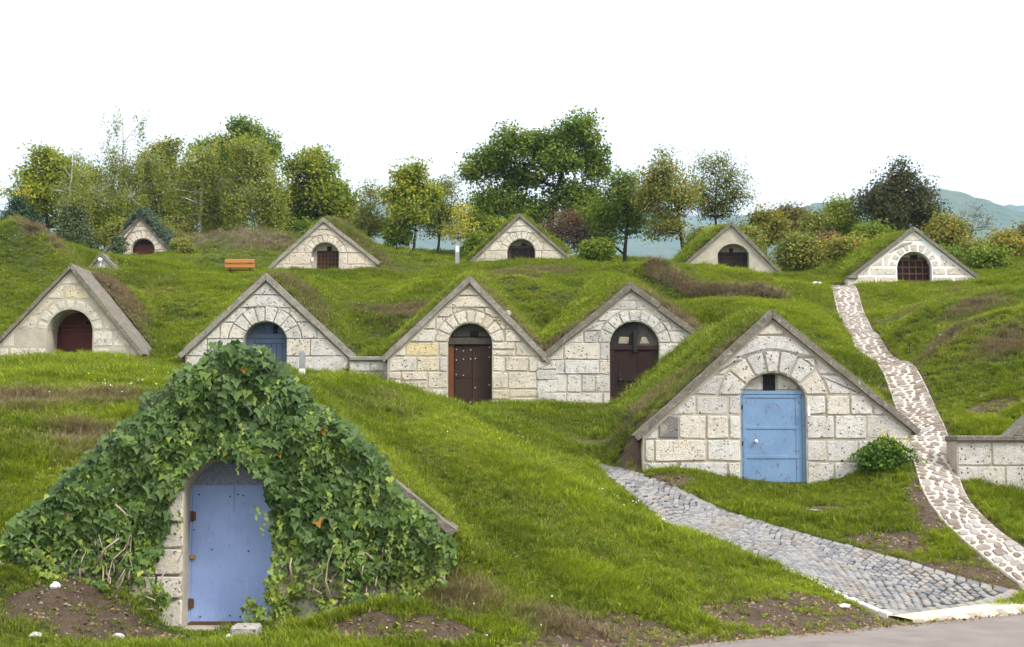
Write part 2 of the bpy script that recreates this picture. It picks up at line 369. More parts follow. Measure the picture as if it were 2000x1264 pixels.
def base_z(x, y):
    x = np.asarray(x, float).ravel(); y = np.asarray(y, float).ravel(); out = np.empty(len(x))
    for i in range(0, len(x), 20000):
        xs = x[i:i + 20000]; ys = y[i:i + 20000]
        d2 = (xs[:, None] - CPW[None, :, 0]) ** 2 + (ys[:, None] - CPW[None, :, 1]) ** 2
        out[i:i + 20000] = _phi(d2) @ _W[:_n] + _W[_n] + _W[_n + 1] * xs + _W[_n + 2] * ys
    return out
def pip(x, y, poly):
    ins = np.zeros(len(x), bool); n = len(poly)
    for i in range(n):
        x0, y0 = poly[i][:2]; x1, y1 = poly[(i + 1) % n][:2]
        c = ((y0 > y) != (y1 > y)); xi = (x1 - x0) * (y - y0) / ((y1 - y0) if y1 != y0 else 1e-9) + x0
        ins ^= c & (x < xi)
    return ins
def pdist(x, y, line):
    d = np.full(len(x), 1e9)
    for (x0, y0, *_), (x1, y1, *_) in zip(line[:-1], line[1:]):
        dx, dy = x1 - x0, y1 - y0; t = np.clip(((x - x0) * dx + (y - y0) * dy) / (dx * dx + dy * dy), 0, 1)
        d = np.minimum(d, np.hypot(x - x0 - t * dx, y - y0 - t * dy))
    return d
PL = [at(*p) for p in PATH_L]; PR = [at(*p) for p in PATH_R]
PATH_POLY = PL + PR[::-1]
RUBW = [at(*p) for p in RUB]; RUB_HW = .43
RD0, RD1 = hit(1290, 1264, -.1), hit(2000, 1197, -.1)
_rd = np.array([RD1[0] - RD0[0], RD1[1] - RD0[1]]); _rd /= np.hypot(*_rd); _rn = np.array([_rd[1], -_rd[0]])   # towards the road
def road_s(x, y): return (x - RD0[0]) * _rn[0] + (y - RD0[1]) * _rn[1]
def smax(a, b, k):
    h = np.clip(k - np.abs(a - b), 0, None) / k
    return np.maximum(a, b) + h * h * k * .25
FRONT_V = 0.24
BANKW = [at(*p) for p in ((1275, 532, 46.6), (1310, 545, 45.8), (1350, 565, 44.8), (1400, 585, 43.8), (1450, 592, 43.2), (1510, 590, 43.0))]
HEAP = [(720, 645, 40, 1.7, -.6), (1085, 630, 40, 1.6, -.55), (320, 620, 42, 2.0, -.8), (590, 560, 43, 1.6, .55), (990, 560, 43, 1.6, .5), (1190, 565, 42, 1.4, .45), (40, 500, 49.5, 1.9, .75), (430, 475, 68, 4.5, 1.0), (1850, 640, 36, 2.2, .5), (1960, 680, 32, 1.8, .4),
        (120, 1165, 17.3, .9, .45), (250, 1175, 17.3, .4, .2), (720, 1190, 17.3, .7, .15), (170, 1225, 16.7, .6, .2), (60, 1235, 16.4, .6, .12), (720, 1230, 16.9, .6, .14), (840, 1225, 16.9, .6, .1)]
def mound(c, x, y):
    u = x - c['ax']; v = y - c['Y']
    uu = np.sqrt(u * u + .03) - .1
    h = np.where(u < 0, c['az'] - c['sl'] * uu, c['az'] - c['sr'] * uu)
    wl = c['ax'] - c['lx']; wr = c['rx'] - c['ax']; shl = c.get('shl', 0); shr = c.get('shr', 0)
    hl = c['lz'] - np.clip(-u - wl - shl, 0, None) * c.get('fall', .9); hr = c['rz'] - np.clip(u - wr - shr, 0, None) * .9
    h = np.where(u < -wl, hl, np.where(u > wr, hr, h))
    inside = (u > -wl) & (u < wr)
    b = c['bulge']; thick = b * (1 - np.exp(-np.clip(v - .2, 0, None) / .6)) + .05
    h = h + np.where(inside, thick, thick * .6) + c['g'] * np.clip(v, 0, None)
    h = h + .10 * fbm(x, y, 1.6, 91, 2) * np.clip(v, 0, 1)
    vin = np.where(inside, np.where(v >= c.get('fv', FRONT_V), 0, -1e3), np.where(v < .7, -(.7 - v) * 1.6, 0))
    back = np.clip(v - 13, 0, None) * .5
    return h + vin - back
def terrain_z(x, y):
    x = np.asarray(x, float); sh = x.shape; x = x.ravel(); y = np.asarray(y, float).ravel()
    bz = base_z(x, y)
    on_path = pip(x, y, PATH_POLY); dpath = np.where(on_path, 0, np.minimum(pdist(x, y, PL), pdist(x, y, PR)))
    drub = np.clip(pdist(x, y, RUBW) - RUB_HW, 0, None)
    calm = sstep(0, .8, np.minimum(dpath, drub))
    for c in CELL.values():
        dx = np.clip(np.maximum(c['lx'] - x, x - c['rx']), 0, None); dy = np.clip(np.maximum(c['Y'] - 1.2 - y, y - c['Y'] - 1), 0, None)
        calm = calm * (.15 + .85 * sstep(0, 1.6, np.hypot(dx, dy)))
    z = bz + calm * (.5 * fbm(x, y, 5.5, 13, 2) * sstep(28, 36, y) + .17 * fbm(x, y, 2.6, 11, 3) + .05 * fbm(x, y, .7, 17, 2))
    for hx, hy, HY, hs, hh in HEAP:
        hp = at(hx, hy, HY); z = z + hh * np.exp(-((x - hp[0]) / hs) ** 2 - ((y - HY) / (hs * .6)) ** 2) * (1 + .6 * fbm(x, y, .35, 71, 2))
    for c in CELL.values(): z = smax(z, mound(c, x, y), .35)
    db = pdist(x, y, BANKW); z = z + .42 * np.exp(-(db / .55) ** 2) * (1 + .5 * fbm(x, y, .6, 72, 2))
    z = np.where(dpath < .5, bz + (z - bz) * sstep(0, .5, dpath), z)
    z = np.where(drub < .6, bz + (z - bz) * sstep(0, .6, drub), z)
    z = z - .05 * (1 - sstep(.0, .12, dpath)) - .03 * (1 - sstep(.0, .1, drub))
    s = road_s(x, y)
    z = np.where(s > -1.2, z + (np.minimum(z, -.12) - z) * sstep(-1.2, -.05, s), z)
    z = np.where(s > -.02, -.15, z)
    return z.reshape(sh)
def tz(x, y): return float(terrain_z(np.array([x]), np.array([y]))[0])

def steps(*segs):
    out = [segs[0][0]]
    for a, b, d in segs:
        n = max(1, int(round((b - a) / d))); out += [a + (b - a) * (i + 1) / n for i in range(n)]
    return np.array(out)
GX = steps((-90, -30, 1.5), (-30, 30, .15), (30, 90, 1.5))
GY = steps((-20, 13, 1.5), (13, 30, .13), (30, 60, .16), (60, 85, .4), (85, 145, 2))
XX, YY = np.meshgrid(GX, GY)
ZZ = terrain_z(XX, YY)

# where bare earth and dry grass show (real soil patches, placed where the photo has them)
DIRT = [(170, 1225, 16.6, 1.0, .65), (290, 1225, 16.8, .5, .4), (700, 1238, 16.7, .6, .25), (850, 1240, 16.7, .6, .2), (1500, 1205, 18.8, 1.5, .45), (1640, 1185, 19.4, .9, .4), (1330, 1230, 17.8, 1.2, .4),
        (1850, 1085, 22.2, 1.0, .4), (1720, 1055, 23.2, .8, .3), (1780, 1080, 22.9, .5, .25), (1225, 880, 26.6, .5, .35), (1310, 905, 25.5, .5, .25), (1160, 860, 29.0, .7, .4), (1930, 800, 28.4, .45, .3),
        (1970, 785, 28.4, .35, .25), (1790, 900, 25.9, .35, .6), (1800, 985, 24.4, .3, .6), (1950, 1120, 22, .5, .3), (1820, 1010, 23.8, .3, .5), (1640, 1010, 24.6, .7, .15), (1600, 1000, 24.9, .4, .15), (90, 790, 23.8, .4, .2), (130, 850, 22, .4, .2)]
DRY = [(100, 770, 24, 2, 1.2), (200, 860, 22, 1.5, 1), (1040, 530, 49, 2.2, 1.5), (990, 545, 47, 1.5, 1.5),
       (1780, 610, 40, 1.2, .8), (1900, 640, 35, 1.2, .8), (1850, 700, 32.5, 1, .8), (1960, 700, 31, 1, .6), (80, 490, 50, 1.4, .8), (230, 600, 40, .9, 1.8), (250, 640, 38.2, .7, 1.0), (600, 580, 38, 1, 1.5),
       (450, 480, 68, 3, 2), (520, 490, 66, 2, 1.5), (820, 590, 43, 2, 1.5), (1000, 690, 36, .8, .5), (1060, 690, 35.4, 1.2, .6), (1340, 640, 35.6, 1.2, .6), (700, 460, 58, 3, 2), (1260, 800, 28, .8, .8), (1640, 660, 30.5, 1, 1), (1570, 640, 28, .6, .8), (900, 1180, 17.6, 1.2, .7), (1100, 1220, 17.4, 1.5, .5)]
def field(lst, x, y):
    f = np.zeros(np.shape(x))
    for px, py, Y, sx, sy in lst:
        p = at(px, py, Y); f = np.maximum(f, np.exp(-(((x - p[0]) / sx) ** 2 + ((y - p[1]) / sy) ** 2)))
    return f
def dirt_at(x, y):
    d = field(DIRT, x, y) * 1.35 + .55 * fbm(x, y, .9, 31, 3)
    drub = pdist(x, y, RUBW) - RUB_HW
    d = np.maximum(d, (1 - np.clip(drub / .28, 0, 1)) * .8)
    dp = np.minimum(pdist(x, y, PL), pdist(x, y, PR)); d = np.maximum(d, (1 - np.clip(dp / .3, 0, 1)) * .75 * (y < 26))
    s = road_s(x, y); d = np.maximum(d, sstep(-1.4, -.2, s + .6 * fbm(x, y, 1.0, 77, 2)))
    return np.clip(d, 0, 1)
def dry_at(x, y):
    d = field(DRY, x, y) + .5 * fbm(x, y, 3.0, 41, 3) + .28 * fbm(x, y, .8, 47, 2)
    for c in CELL.values():
        u = x - c['ax']; v = y - c['Y']
        ins = (u > c['lx'] - c['ax'] - .3) & (u < c['rx'] - c['ax'] + .3) & (v > 0)
        d = np.maximum(d, np.where(ins, (.72 + .5 * fbm(x, y, .7, 49, 2)) * np.exp(-np.clip(v - .2, 0, None) / .5), 0))
    return np.clip(d, 0, 1)
nx, ny = len(GX), len(GY)
idx = np.arange(nx * ny).reshape(ny, nx)
FQ = np.stack([idx[:-1, :-1], idx[:-1, 1:], idx[1:, 1:], idx[1:, :-1]], -1).reshape(-1, 4)
keep = np.ones((ny - 1, nx - 1), bool)
for c in CELL.values():           # the ground stops at each facade and starts again on top of its roof
    j = np.searchsorted(GY, c['Y'] + c.get('fv', FRONT_V)) - 1
    cols = (GX[:-1] > c['lx'] - .0) & (GX[1:] < c['rx'] + .0)
    keep[j, cols] = False
def m_ground():
    t = NT('turf_soil')
    soil = t.mix(t.mr(t.noise(6, 6, .7), .3, .7), (0.075, 0.05, 0.032), (0.18, 0.125, 0.082))
    soil = t.mix(t.mr(t.vor(26), .05, .3, .55, 0), soil, (0.3, 0.25, 0.19))
    grass = t.mix(t.mr(t.noise(5, 5, .7), .3, .7), (0.035, 0.055, 0.012), (0.075, 0.10, 0.02))
    dryc = t.mix(t.mr(t.noise(9, 5, .7), .3, .7), (0.10, 0.08, 0.04), (0.17, 0.13, 0.075))
    g = t.mix(t.mr(t.attr('dry'), .3, 1, 0, .85), grass, dryc)
    f = t.mr(t.math('ADD', t.attr('dirt'), t.mr(t.noise(11, 5, .7), .3, .7, -.2, .2)), .38, .62)
    t.color(t.mix(f, g, soil)).rough(.98); t.bump(t.noise(13, 8, .8), 1.0, .12); return t.m
MAT['ground'] = m_ground()
ground = np_mesh('ground', np.stack([XX, YY, ZZ], -1).reshape(-1, 3), FQ[keep.ravel()], MAT['ground'],
                 attrs={'dirt': dirt_at(XX.ravel(), YY.ravel()), 'dry': dry_at(XX.ravel(), YY.ravel())}, smooth=True)
tag(ground, kind='structure')

# ------------------------------------------------------------------ road
def m_asphalt():
    t = NT('asphalt')
    b = t.mix(t.mr(t.noise(2, 5, .6), .3, .7), (0.15, 0.125, 0.112), (0.21, 0.18, 0.16))
    b = t.mix(t.mr(t.vor(160), .1, .4, .5, 0), b, (0.3, 0.27, 0.25))
    t.color(b).rough(.9); t.bump(t.noise(150, 3, .7), .5, .01); return t.m
MAT['asphalt'] = m_asphalt()
def rpt(s, along, z): return (RD0[0] + _rd[0] * along + _rn[0] * s, RD0[1] + _rd[1] * along + _rn[1] * s, z)
vs, fs = [], []
al = np.arange(-60, 60.1, .25)
for i, a_ in enumerate(al):
    e = .09 * float(fbm(np.array([a_]), np.array([3.3]), .9, 5, 3)[0])
    for s_ in (e, .6, 6, 30): vs.append(rpt(s_, a_, -.1 - (.012 if s_ == e else 0)))
    if i:
        for k in range(3): b = (i - 1) * 4 + k; fs.append((b, b + 1, b + 5, b + 4))
tag(mesh_obj('road', vs, fs, MAT['asphalt']), kind='structure')

# ------------------------------------------------------------------ cobbled drive
def lerp_line(line, t):
    f = t * (len(line) - 1); i = min(int(f), len(line) - 2); f -= i
    return Vector(line[i]).lerp(Vector(line[i + 1]), f)
def m_sett():
    t = NT('granite_sett'); oi = t.n('ShaderNodeObjectInfo'); rnd = t.n('ShaderNodeNewGeometry').outputs['Random Per Island']
    v = t.math('FRACT', t.math('ADD', oi.outputs['Random'], rnd))
    b = t.mix(v, (0.09, 0.09, 0.1), (0.25, 0.237, 0.225))
    b = t.mix(t.mr(v, .8, 1, 0, .8), b, (0.22, 0.17, 0.13))
    b = t.mix(t.mr(t.noise(40, 4, .7), .4, .7, 0, .4), b, (0.35, 0.34, 0.32))
    b = t.mix(t.mr(t.noise(1.6, 4), .52, .7, 0, .45), b, (0.2, 0.155, 0.1))
    t.color(b).rough(t.mr(t.noise(9), .3, .7, .55, .85)); t.bump(t.noise(45, 5, .7), .4, .01); return t.m
def m_kerb():
    t = NT('pale_kerb_stone'); oi = t.n('ShaderNodeObjectInfo')
    b = t.mix(oi.outputs['Random'], (0.42, 0.40, 0.36), (0.6, 0.56, 0.49))
    b = t.mix(t.mr(t.noise(7, 5, .7), .5, .7, 0, .6), b, (0.25, 0.22, 0.18))
    t.color(b).rough(.9); t.bump(t.noise(30, 5, .7), .5, .015); return t.m
MAT['sett'] = m_sett(); MAT['kerb'] = m_kerb()
MAT['grit'] = m_mortar('path_grit', (0.07, 0.06, 0.04), (0.045, 0.045, 0.025), .3)
NL = 64
bed_v, bed_f = [], []
NA = 12
pz = lambda P: Vector((P.x, P.y, 0))
grid_xy = []
for i in range(NL + 1):
    a_, b_ = lerp_line(PL, i / NL), lerp_line(PR, i / NL)
    for j in range(NA + 1): grid_xy.append(a_.lerp(b_, j / NA))
_bz = base_z([p.x for p in grid_xy], [p.y for p in grid_xy])
for i in range(NL + 1):
    for j in range(NA + 1):
        p = grid_xy[i * (NA + 1) + j]; bed_v.append((p.x, p.y, _bz[i * (NA + 1) + j] - .012))
        if i and j: q = i * (NA + 1) + j; bed_f.append((q, q - 1, q - NA - 2, q - NA - 1))
path = tag(mesh_obj('cobbled_path', bed_v, bed_f, MAT['grit'], smooth=True), kind='structure')
def sett_mesh(seed):
    rr = random.Random(seed); j = lambda s: rr.uniform(-s, s)
    o = [(-.5 + j(.07), -.5 + j(.07)), (.5 + j(.07), -.5 + j(.07)), (.5 + j(.07), .5 + j(.07)), (-.5 + j(.07), .5 + j(.07))]
    v = [(x, y, -.04) for x, y in o] + [(x, y, .012) for x, y in o] + [(x * .8, y * .8, .024 + j(.003)) for x, y in o]
    f = [(0, 1, 5, 4), (1, 2, 6, 5), (2, 3, 7, 6), (3, 0, 4, 7), (4, 5, 9, 8), (5, 6, 10, 9), (6, 7, 11, 10), (7, 4, 8, 11), (8, 9, 10, 11)]
    return v, f
SETT = [sett_mesh(i) for i in range(6)]
SETT_ME = []
for v, f in SETT:
    me = bpy.data.meshes.new('sett'); me.from_pydata(v, [], f); me.materials.append(MAT['sett']); SETT_ME.append(me)
setts = []
plen = sum((lerp_line(PL, (i + 1) / 40).lerp(lerp_line(PR, (i + 1) / 40), .5) - lerp_line(PL, i / 40).lerp(lerp_line(PR, i / 40), .5)).length for i in range(40))
nrow = int(plen / .118)
for r_ in range(-4, nrow + 4):
    L0 = (lerp_line(PL, .3) - lerp_line(PR, .3)).length; na = int((L0 - .3) / .142)
    for k in range(na + 1):
        ac = .055 + .89 * (k + .5 * (r_ % 2) + random.uniform(-.08, .08)) / (na + .5)
        wv = (ac * L0 / 1.6 + .2) % 1.0
        t_ = (r_ + 1.7 * (4 * wv * (1 - wv)) - 1.5 + random.uniform(-.16, .16)) / nrow          # rows laid in segmental arcs
        if not 0.028 < t_ < .99 or not .05 < ac < .955: continue
        P = lerp_line(PL, t_).lerp(lerp_line(PR, t_), ac); Q = lerp_line(PL, t_).lerp(lerp_line(PR, t_), min(1, ac + .02))
        sl = -1.7 * 4 * (1 - 2 * wv) * .118 / 1.6
        rz = math.atan2(Q.y - P.y, Q.x - P.x) - math.atan(sl) * .7 + random.uniform(-.08, .08)
        setts.append((P.x, P.y, rz, random.uniform(.112, .135), random.uniform(.086, .102)))
_sz = base_z([s[0] for s in setts], [s[1] for s in setts]); _sz2 = base_z([s[0] for s in setts], [s[1] + .1 for s in setts]); _sz3 = base_z([s[0] + .1 for s in setts], [s[1] for s in setts])
def sett_matrix(i):
    x, y, rz, a, b = setts[i]
    n = Vector((-(_sz3[i] - _sz[i]) / .1, -(_sz2[i] - _sz[i]) / .1, 1)).normalized()
    M = n.to_track_quat('Z', 'Y').to_matrix().to_4x4()
    up = Matrix.Rotation(rz, 4, 'Z')
    q = Vector((0, 0, 1)).rotation_difference(n).to_matrix().to_4x4()
    return Matrix.Translation((x, y, _sz[i] + random.uniform(-.004, .004))) @ q @ up @ Matrix.Diagonal((a, b, 1, 1))
order = sorted(range(len(setts)), key=lambda i: setts[i][1])
rest_v, rest_f = [], []
for k, i in enumerate(order):
    Mx = sett_matrix(i)
    if k < 300:
        o = bpy.data.objects.new('sett', SETT_ME[i % 6]); o.matrix_world = Mx; COL.objects.link(o); o.parent = path
    else:
        v, f = SETT[i % 6]; b = len(rest_v); rest_v += [tuple(Mx @ Vector(p)) for p in v]; rest_f += [tuple(b + q for q in ff) for ff in f]
tag(mesh_obj('setts', rest_v, rest_f, MAT['sett'], path), kind='stuff')
# kerb stones along both edges, cut course and pale concrete strip at the road
def kerb_row(line, mat, w_, lmin, lmax, off, tmax=1.0, lift=.012, t0=0.0):
    t_ = t0; tot = sum((Vector(a_) - Vector(b_)).length for a_, b_ in zip(line[:-1], line[1:]))
    while t_ < tmax - .012:
        l_ = random.uniform(lmin, lmax) / tot; a_, b_ = lerp_line(line, t_), lerp_line(line, min(tmax, t_ + l_ - .012 / tot * 2))
        d = (b_ - a_); d.z = 0; d.normalize(); nrm = Vector((d.y, -d.x, 0)) * off
        pts = []
        for p, sgn in ((a_, 0), (b_, 0), (b_, 1), (a_, 1)):
            q = p + nrm * (-.03 + sgn * w_ * random.uniform(.9, 1.05)); pts.append(q)
        zz = base_z([q.x for q in pts], [q.y for q in pts]); lf = lift + random.uniform(-.008, .01)
        if off < 0: pts = pts[::-1]; zz = zz[::-1]
        c = sum((Vector((q.x, q.y, 0)) for q in pts), Vector()) / 4
        bot = [(q.x, q.y, z - .1) for q, z in zip(pts, zz)]; mid = [(q.x, q.y, z + lf - .012) for q, z in zip(pts, zz)]
        top = [(q.x + (c.x - q.x) * .12, q.y + (c.y - q.y) * .12, z + lf) for q, z in zip(pts, zz)]
        f = [tuple(reversed(x)) for x in [(0, 1, 5, 4), (1, 2, 6, 5), (2, 3, 7, 6), (3, 0, 4, 7), (4, 5, 9, 8), (5, 6, 10, 9), (6, 7, 11, 10), (7, 4, 8, 11), (8, 9, 10, 11)]]
        mesh_obj('kerb_stone', bot + mid + top, f, mat, path)
        t_ += l_
kerb_row(PL, MAT['kerb'], .15, .18, .34, 1, .78)
kerb_row(PR, MAT['sett'], .14, .16, .26, -1, .8)
FE = [lerp_line(PL, .0), lerp_line(PR, .0)]
kerb_row([tuple(FE[0]), tuple(FE[0].lerp(FE[1], .5)), tuple(FE[1])], MAT['sett'], .2, .2, .3, -1, .98, .01, .03)
sd_ = (FE[1] - FE[0]).normalized(); sn_ = Vector((sd_.y, -sd_.x, 0))
st_v = []
for i in range(25):
    p = FE[0].lerp(FE[1], i / 24 * 1.3)
    st_v += [tuple(p + sn_ * (-.0 + random.uniform(-.015, .015)) + Vector((0, 0, .0))), tuple(p + sn_ * .12 + Vector((0, 0, .012))), tuple(p + sn_ * (.42 + .04 * math.sin(i * 1.7))), tuple(p + sn_ * .45 - Vector((0, 0, .1)))]
st_v = [(v[0], v[1], [-.075, -.07, -.092, -.2][k % 4] + .02 * (1 if v[0] > 0 else 0)) for k, v in enumerate(st_v)]
st_f = [(4 * i + k, 4 * i + k + 1, 4 * i + k + 5, 4 * i + k + 4) for i in range(24) for k in range(3)]
MAT['strip'] = m_mortar('cream_concrete', (0.62, 0.54, 0.42), (0.5, 0.43, 0.33), .12)
tag(mesh_obj('concrete_kerb_strip', st_v, st_f, MAT['strip']), kind='structure')

# ------------------------------------------------------------------ rubble footpath with pale joints
MAT['rubble_joint'] = m_mortar('cream_path_mortar', (0.56, 0.51, 0.44), (0.42, 0.37, 0.31), .2)
def m_rubble():
    t = NT('brown_rubble'); v = t.math('FRACT', t.math('ADD', t.n('ShaderNodeObjectInfo').outputs['Random'], t.n('ShaderNodeNewGeometry').outputs['Random Per Island']))
    b = t.mix(v, (0.14, 0.108, 0.085), (0.27, 0.222, 0.185)); b = t.mix(t.mr(v, .6, .9), b, (0.27, 0.25, 0.235))
    b = t.mix(t.mr(t.noise(14, 5, .7), .5, .75, 0, .5), b, (0.48, 0.42, 0.36))
    t.color(b).rough(.9); t.bump(t.noise(28, 5, .7), .5, .015); return t.m
MAT['rubble'] = m_rubble()
rl = [Vector(p) for p in RUBW]
cum = [0]
for a_, b_ in zip(rl[:-1], rl[1:]): cum.append(cum[-1] + (b_ - a_).length)
def rub_at(s):
    for i in range(len(rl) - 1):
        if s <= cum[i + 1] or i == len(rl) - 2:
            f = (s - cum[i]) / (cum[i + 1] - cum[i]); break
    def cr(p0, p1, p2, p3, t): return .5 * ((2 * p1) + (p2 - p0) * t + (2 * p0 - 5 * p1 + 4 * p2 - p3) * t * t + (3 * p1 - p0 - 3 * p2 + p3) * t ** 3)
    return cr(rl[max(i - 1, 0)], rl[i], rl[i + 1], rl[min(i + 2, len(rl) - 1)], f)
def rub_pt(s, a_):       # a_ in -1..1 across; cross rows run along x with a slight turn
    p = rub_at(s); d = rub_at(min(s + .2, cum[-1])) - rub_at(max(s - .2, 0)); d.z = 0; d.normalize()
    nrm = Vector((d.y, -d.x, 0)); nrm = (nrm * .6 + Vector((1, 0, 0)) * .4).normalized()
    return p + nrm * (a_ * RUB_HW)
bv, bf, xy = [], [], []
NS = int(cum[-1] / .2)
for i in range(NS + 1):
    for j, a_ in enumerate((-1.04, -.95, -.4, .4, .95, 1.04)):
        p = rub_pt(cum[-1] * i / NS, a_ + (.05 * math.sin(i * 2.3 + j) if j in (0, 5) else 0)); xy.append((p.x, p.y, -.1 if j in (0, 5) else .012))
        if i and j: q = i * 6 + j; bf.append((q, q - 1, q - 7, q - 6))
zz = base_z([p[0] for p in xy], [p[1] for p in xy])
bv = [(p[0], p[1], z + p[2]) for p, z in zip(xy, zz)]
rub = tag(mesh_obj('stone_footpath', bv, bf, MAT['rubble_joint'], smooth=False), kind='structure')
st_list = []; s = .05
while s < cum[-1] - .1:
    hgt = random.uniform(.13, .21); n = random.choice((3, 4, 4, 5)) if s < cum[-1] * .5 else random.choice((3, 4))
    cuts = [-.97] + sorted([-.97 + 1.94 * (i + random.uniform(-.28, .28)) / n for i in range(1, n)]) + [.97]
    wave = [random.uniform(-.035, .035) for _ in range(n + 1)]
    for i in range(n):
        g = .05
        a0, a1 = cuts[i] + g, cuts[i + 1] - g; sk = random.uniform(-.09, .09)
        h0, h1 = s + wave[i] + .012, s + hgt + wave[i + 1] * .5 - .022
        if a1 - a0 < .12: continue
        poly = [(a0, h0 + .03), (a0 + .1, h0), (a1 - .12, h0 + random.uniform(-.02, .02)), (a1, h0 + .04), (a1 - .03 + sk * .4, h1 - .03), (a1 - .13 + sk * .4, h1 + random.uniform(-.02, .02)), ((a0 + a1) / 2, h1 + random.uniform(-.02, .02)), (a0 + .08 + sk * .4, h1 - .02)]
        st_list.append([rub_pt(q[1], max(-1, min(1, q[0]))) for q in poly])
    s += hgt
allp = [p for P in st_list for p in P]; az_ = base_z([p.x for p in allp], [p.y for p in allp]); k = 0
rv, rf = [], []
for i, P in enumerate(st_list):
    z = az_[k:k + len(P)]; k += len(P); c = sum(P, Vector()) / len(P); lf = .03 + random.uniform(-.006, .012); n = len(P)
    v = [(p.x, p.y, zz_ - .0) for p, zz_ in zip(P, z)] + [(p.x + (c.x - p.x) * .12, p.y + (c.y - p.y) * .12, zz_ + lf) for p, zz_ in zip(P, z)]
    f = [(j, (j + 1) % n, (j + 1) % n + n, j + n) for j in range(n)] + [tuple(range(n, 2 * n))]
    if i < 300: mesh_obj('stone', v, f, MAT['rubble'], rub)
    else:
        b = len(rv); rv += v; rf += [tuple(b + q for q in ff) for ff in f]
if rv: tag(mesh_obj('stones', rv, rf, MAT['rubble'], rub), kind='stuff')

# ------------------------------------------------------------------ masonry
def area(p): return .5 * sum(p[i][0] * p[(i + 1) % len(p)][1] - p[(i + 1) % len(p)][0] * p[i][1] for i in range(len(p)))
def clip_half(p, a, b, c):
    out = []
    for i in range(len(p)):
        P, Q = p[i], p[(i + 1) % len(p)]; dp, dq = a * P[0] + b * P[1] - c, a * Q[0] + b * Q[1] - c
        if dp <= 0: out.append(P)
        if dp * dq < 0: t = dp / (dp - dq); out.append((P[0] + (Q[0] - P[0]) * t, P[1] + (Q[1] - P[1]) * t))
    return out
def clip_hull(p, hull):
    for i in range(len(hull)):
        (x0, z0), (x1, z1) = hull[i], hull[(i + 1) % len(hull)]
        a, b = (z1 - z0), -(x1 - x0); p = clip_half(p, a, b, a * x0 + b * z0)
        if len(p) < 3: return []
    return p
def densify(p, d):
    out = []
    for i in range(len(p)):
        P, Q = p[i], p[(i + 1) % len(p)]; n = max(1, int(math.hypot(Q[0] - P[0], Q[1] - P[1]) / d))
        out += [(P[0] + (Q[0] - P[0]) * k / n, P[1] + (Q[1] - P[1]) * k / n) for k in range(n)]
    return out
def cut_disc(p, cx, cz, r):
    p = densify(p, .03); ins = [math.hypot(x - cx, z - cz) < r for x, z in p]
    if not any(ins): return p
    if all(ins): return []
    k = next(i for i in range(len(p)) if not ins[i] and ins[i - 1]); p = p[k:] + p[:k]; ins = ins[k:] + ins[:k]
    out = []; i = 0; n = len(p)
    while i < n:
        if not ins[i]: out.append(p[i]); i += 1; continue
        j = i
        while j < n and ins[j]: j += 1
        P, Q = p[i - 1], p[j % n]; a0 = math.atan2(P[1] - cz, P[0] - cx); a1 = math.atan2(Q[1] - cz, Q[0] - cx)
        d = (a1 - a0 + math.pi) % (2 * math.pi) - math.pi; m = max(2, int(abs(d) * r / .07))
        out += [(cx + r * math.cos(a0 + d * q / m), cz + r * math.sin(a0 + d * q / m)) for q in range(m + 1)]; i = j
    return out
def simplify(p, tol=.004):
    ch = True
    while ch and len(p) > 3:
        ch = False
        for i in range(len(p)):
            A, B, C = p[i - 1], p[i], p[(i + 1) % len(p)]; L = math.hypot(C[0] - A[0], C[1] - A[1])
            if L < 1e-6 or abs((C[0] - A[0]) * (A[1] - B[1]) - (A[0] - B[0]) * (C[1] - A[1])) / L < tol or math.hypot(B[0] - A[0], B[1] - A[1]) < tol:
                p = p[:i] + p[i + 1:]; ch = True; break
    return p
def inset(p, d):
    out = []; n = len(p)
    for i in range(n):
        A, B, C = p[i - 1], p[i], p[(i + 1) % n]
        e0 = (B[0] - A[0], B[1] - A[1]); e1 = (C[0] - B[0], C[1] - B[1]); l0 = math.hypot(*e0) or 1e-9; l1 = math.hypot(*e1) or 1e-9
        n0 = (-e0[1] / l0, e0[0] / l0); n1 = (-e1[1] / l1, e1[0] / l1); s = (n0[0] + n1[0], n0[1] + n1[1]); q = 1 + n0[0] * n1[0] + n0[1] * n1[1]
        q = max(q, .35); out.append((B[0] + s[0] / q * d, B[1] + s[1] / q * d))
    return out
def round_corners(p, c, rr):
    out = []
    n = len(p)
    for i in range(n):
        A, B, C = p[i - 1], p[i], p[(i + 1) % n]
        la = math.hypot(A[0] - B[0], A[1] - B[1]); lc = math.hypot(C[0] - B[0], C[1] - B[1])
        cs = ((A[0] - B[0]) * (C[0] - B[0]) + (A[1] - B[1]) * (C[1] - B[1])) / max(la * lc, 1e-9)
        if cs < -.85: out.append(B); continue
        d0 = min(c * rr.uniform(.5, 1.5), la * .35); d1 = min(c * rr.uniform(.5, 1.5), lc * .35)
        out.append((B[0] + (A[0] - B[0]) * d0 / la, B[1] + (A[1] - B[1]) * d0 / la)); out.append((B[0] + (C[0] - B[0]) * d1 / lc, B[1] + (C[1] - B[1]) * d1 / lc))
    return out
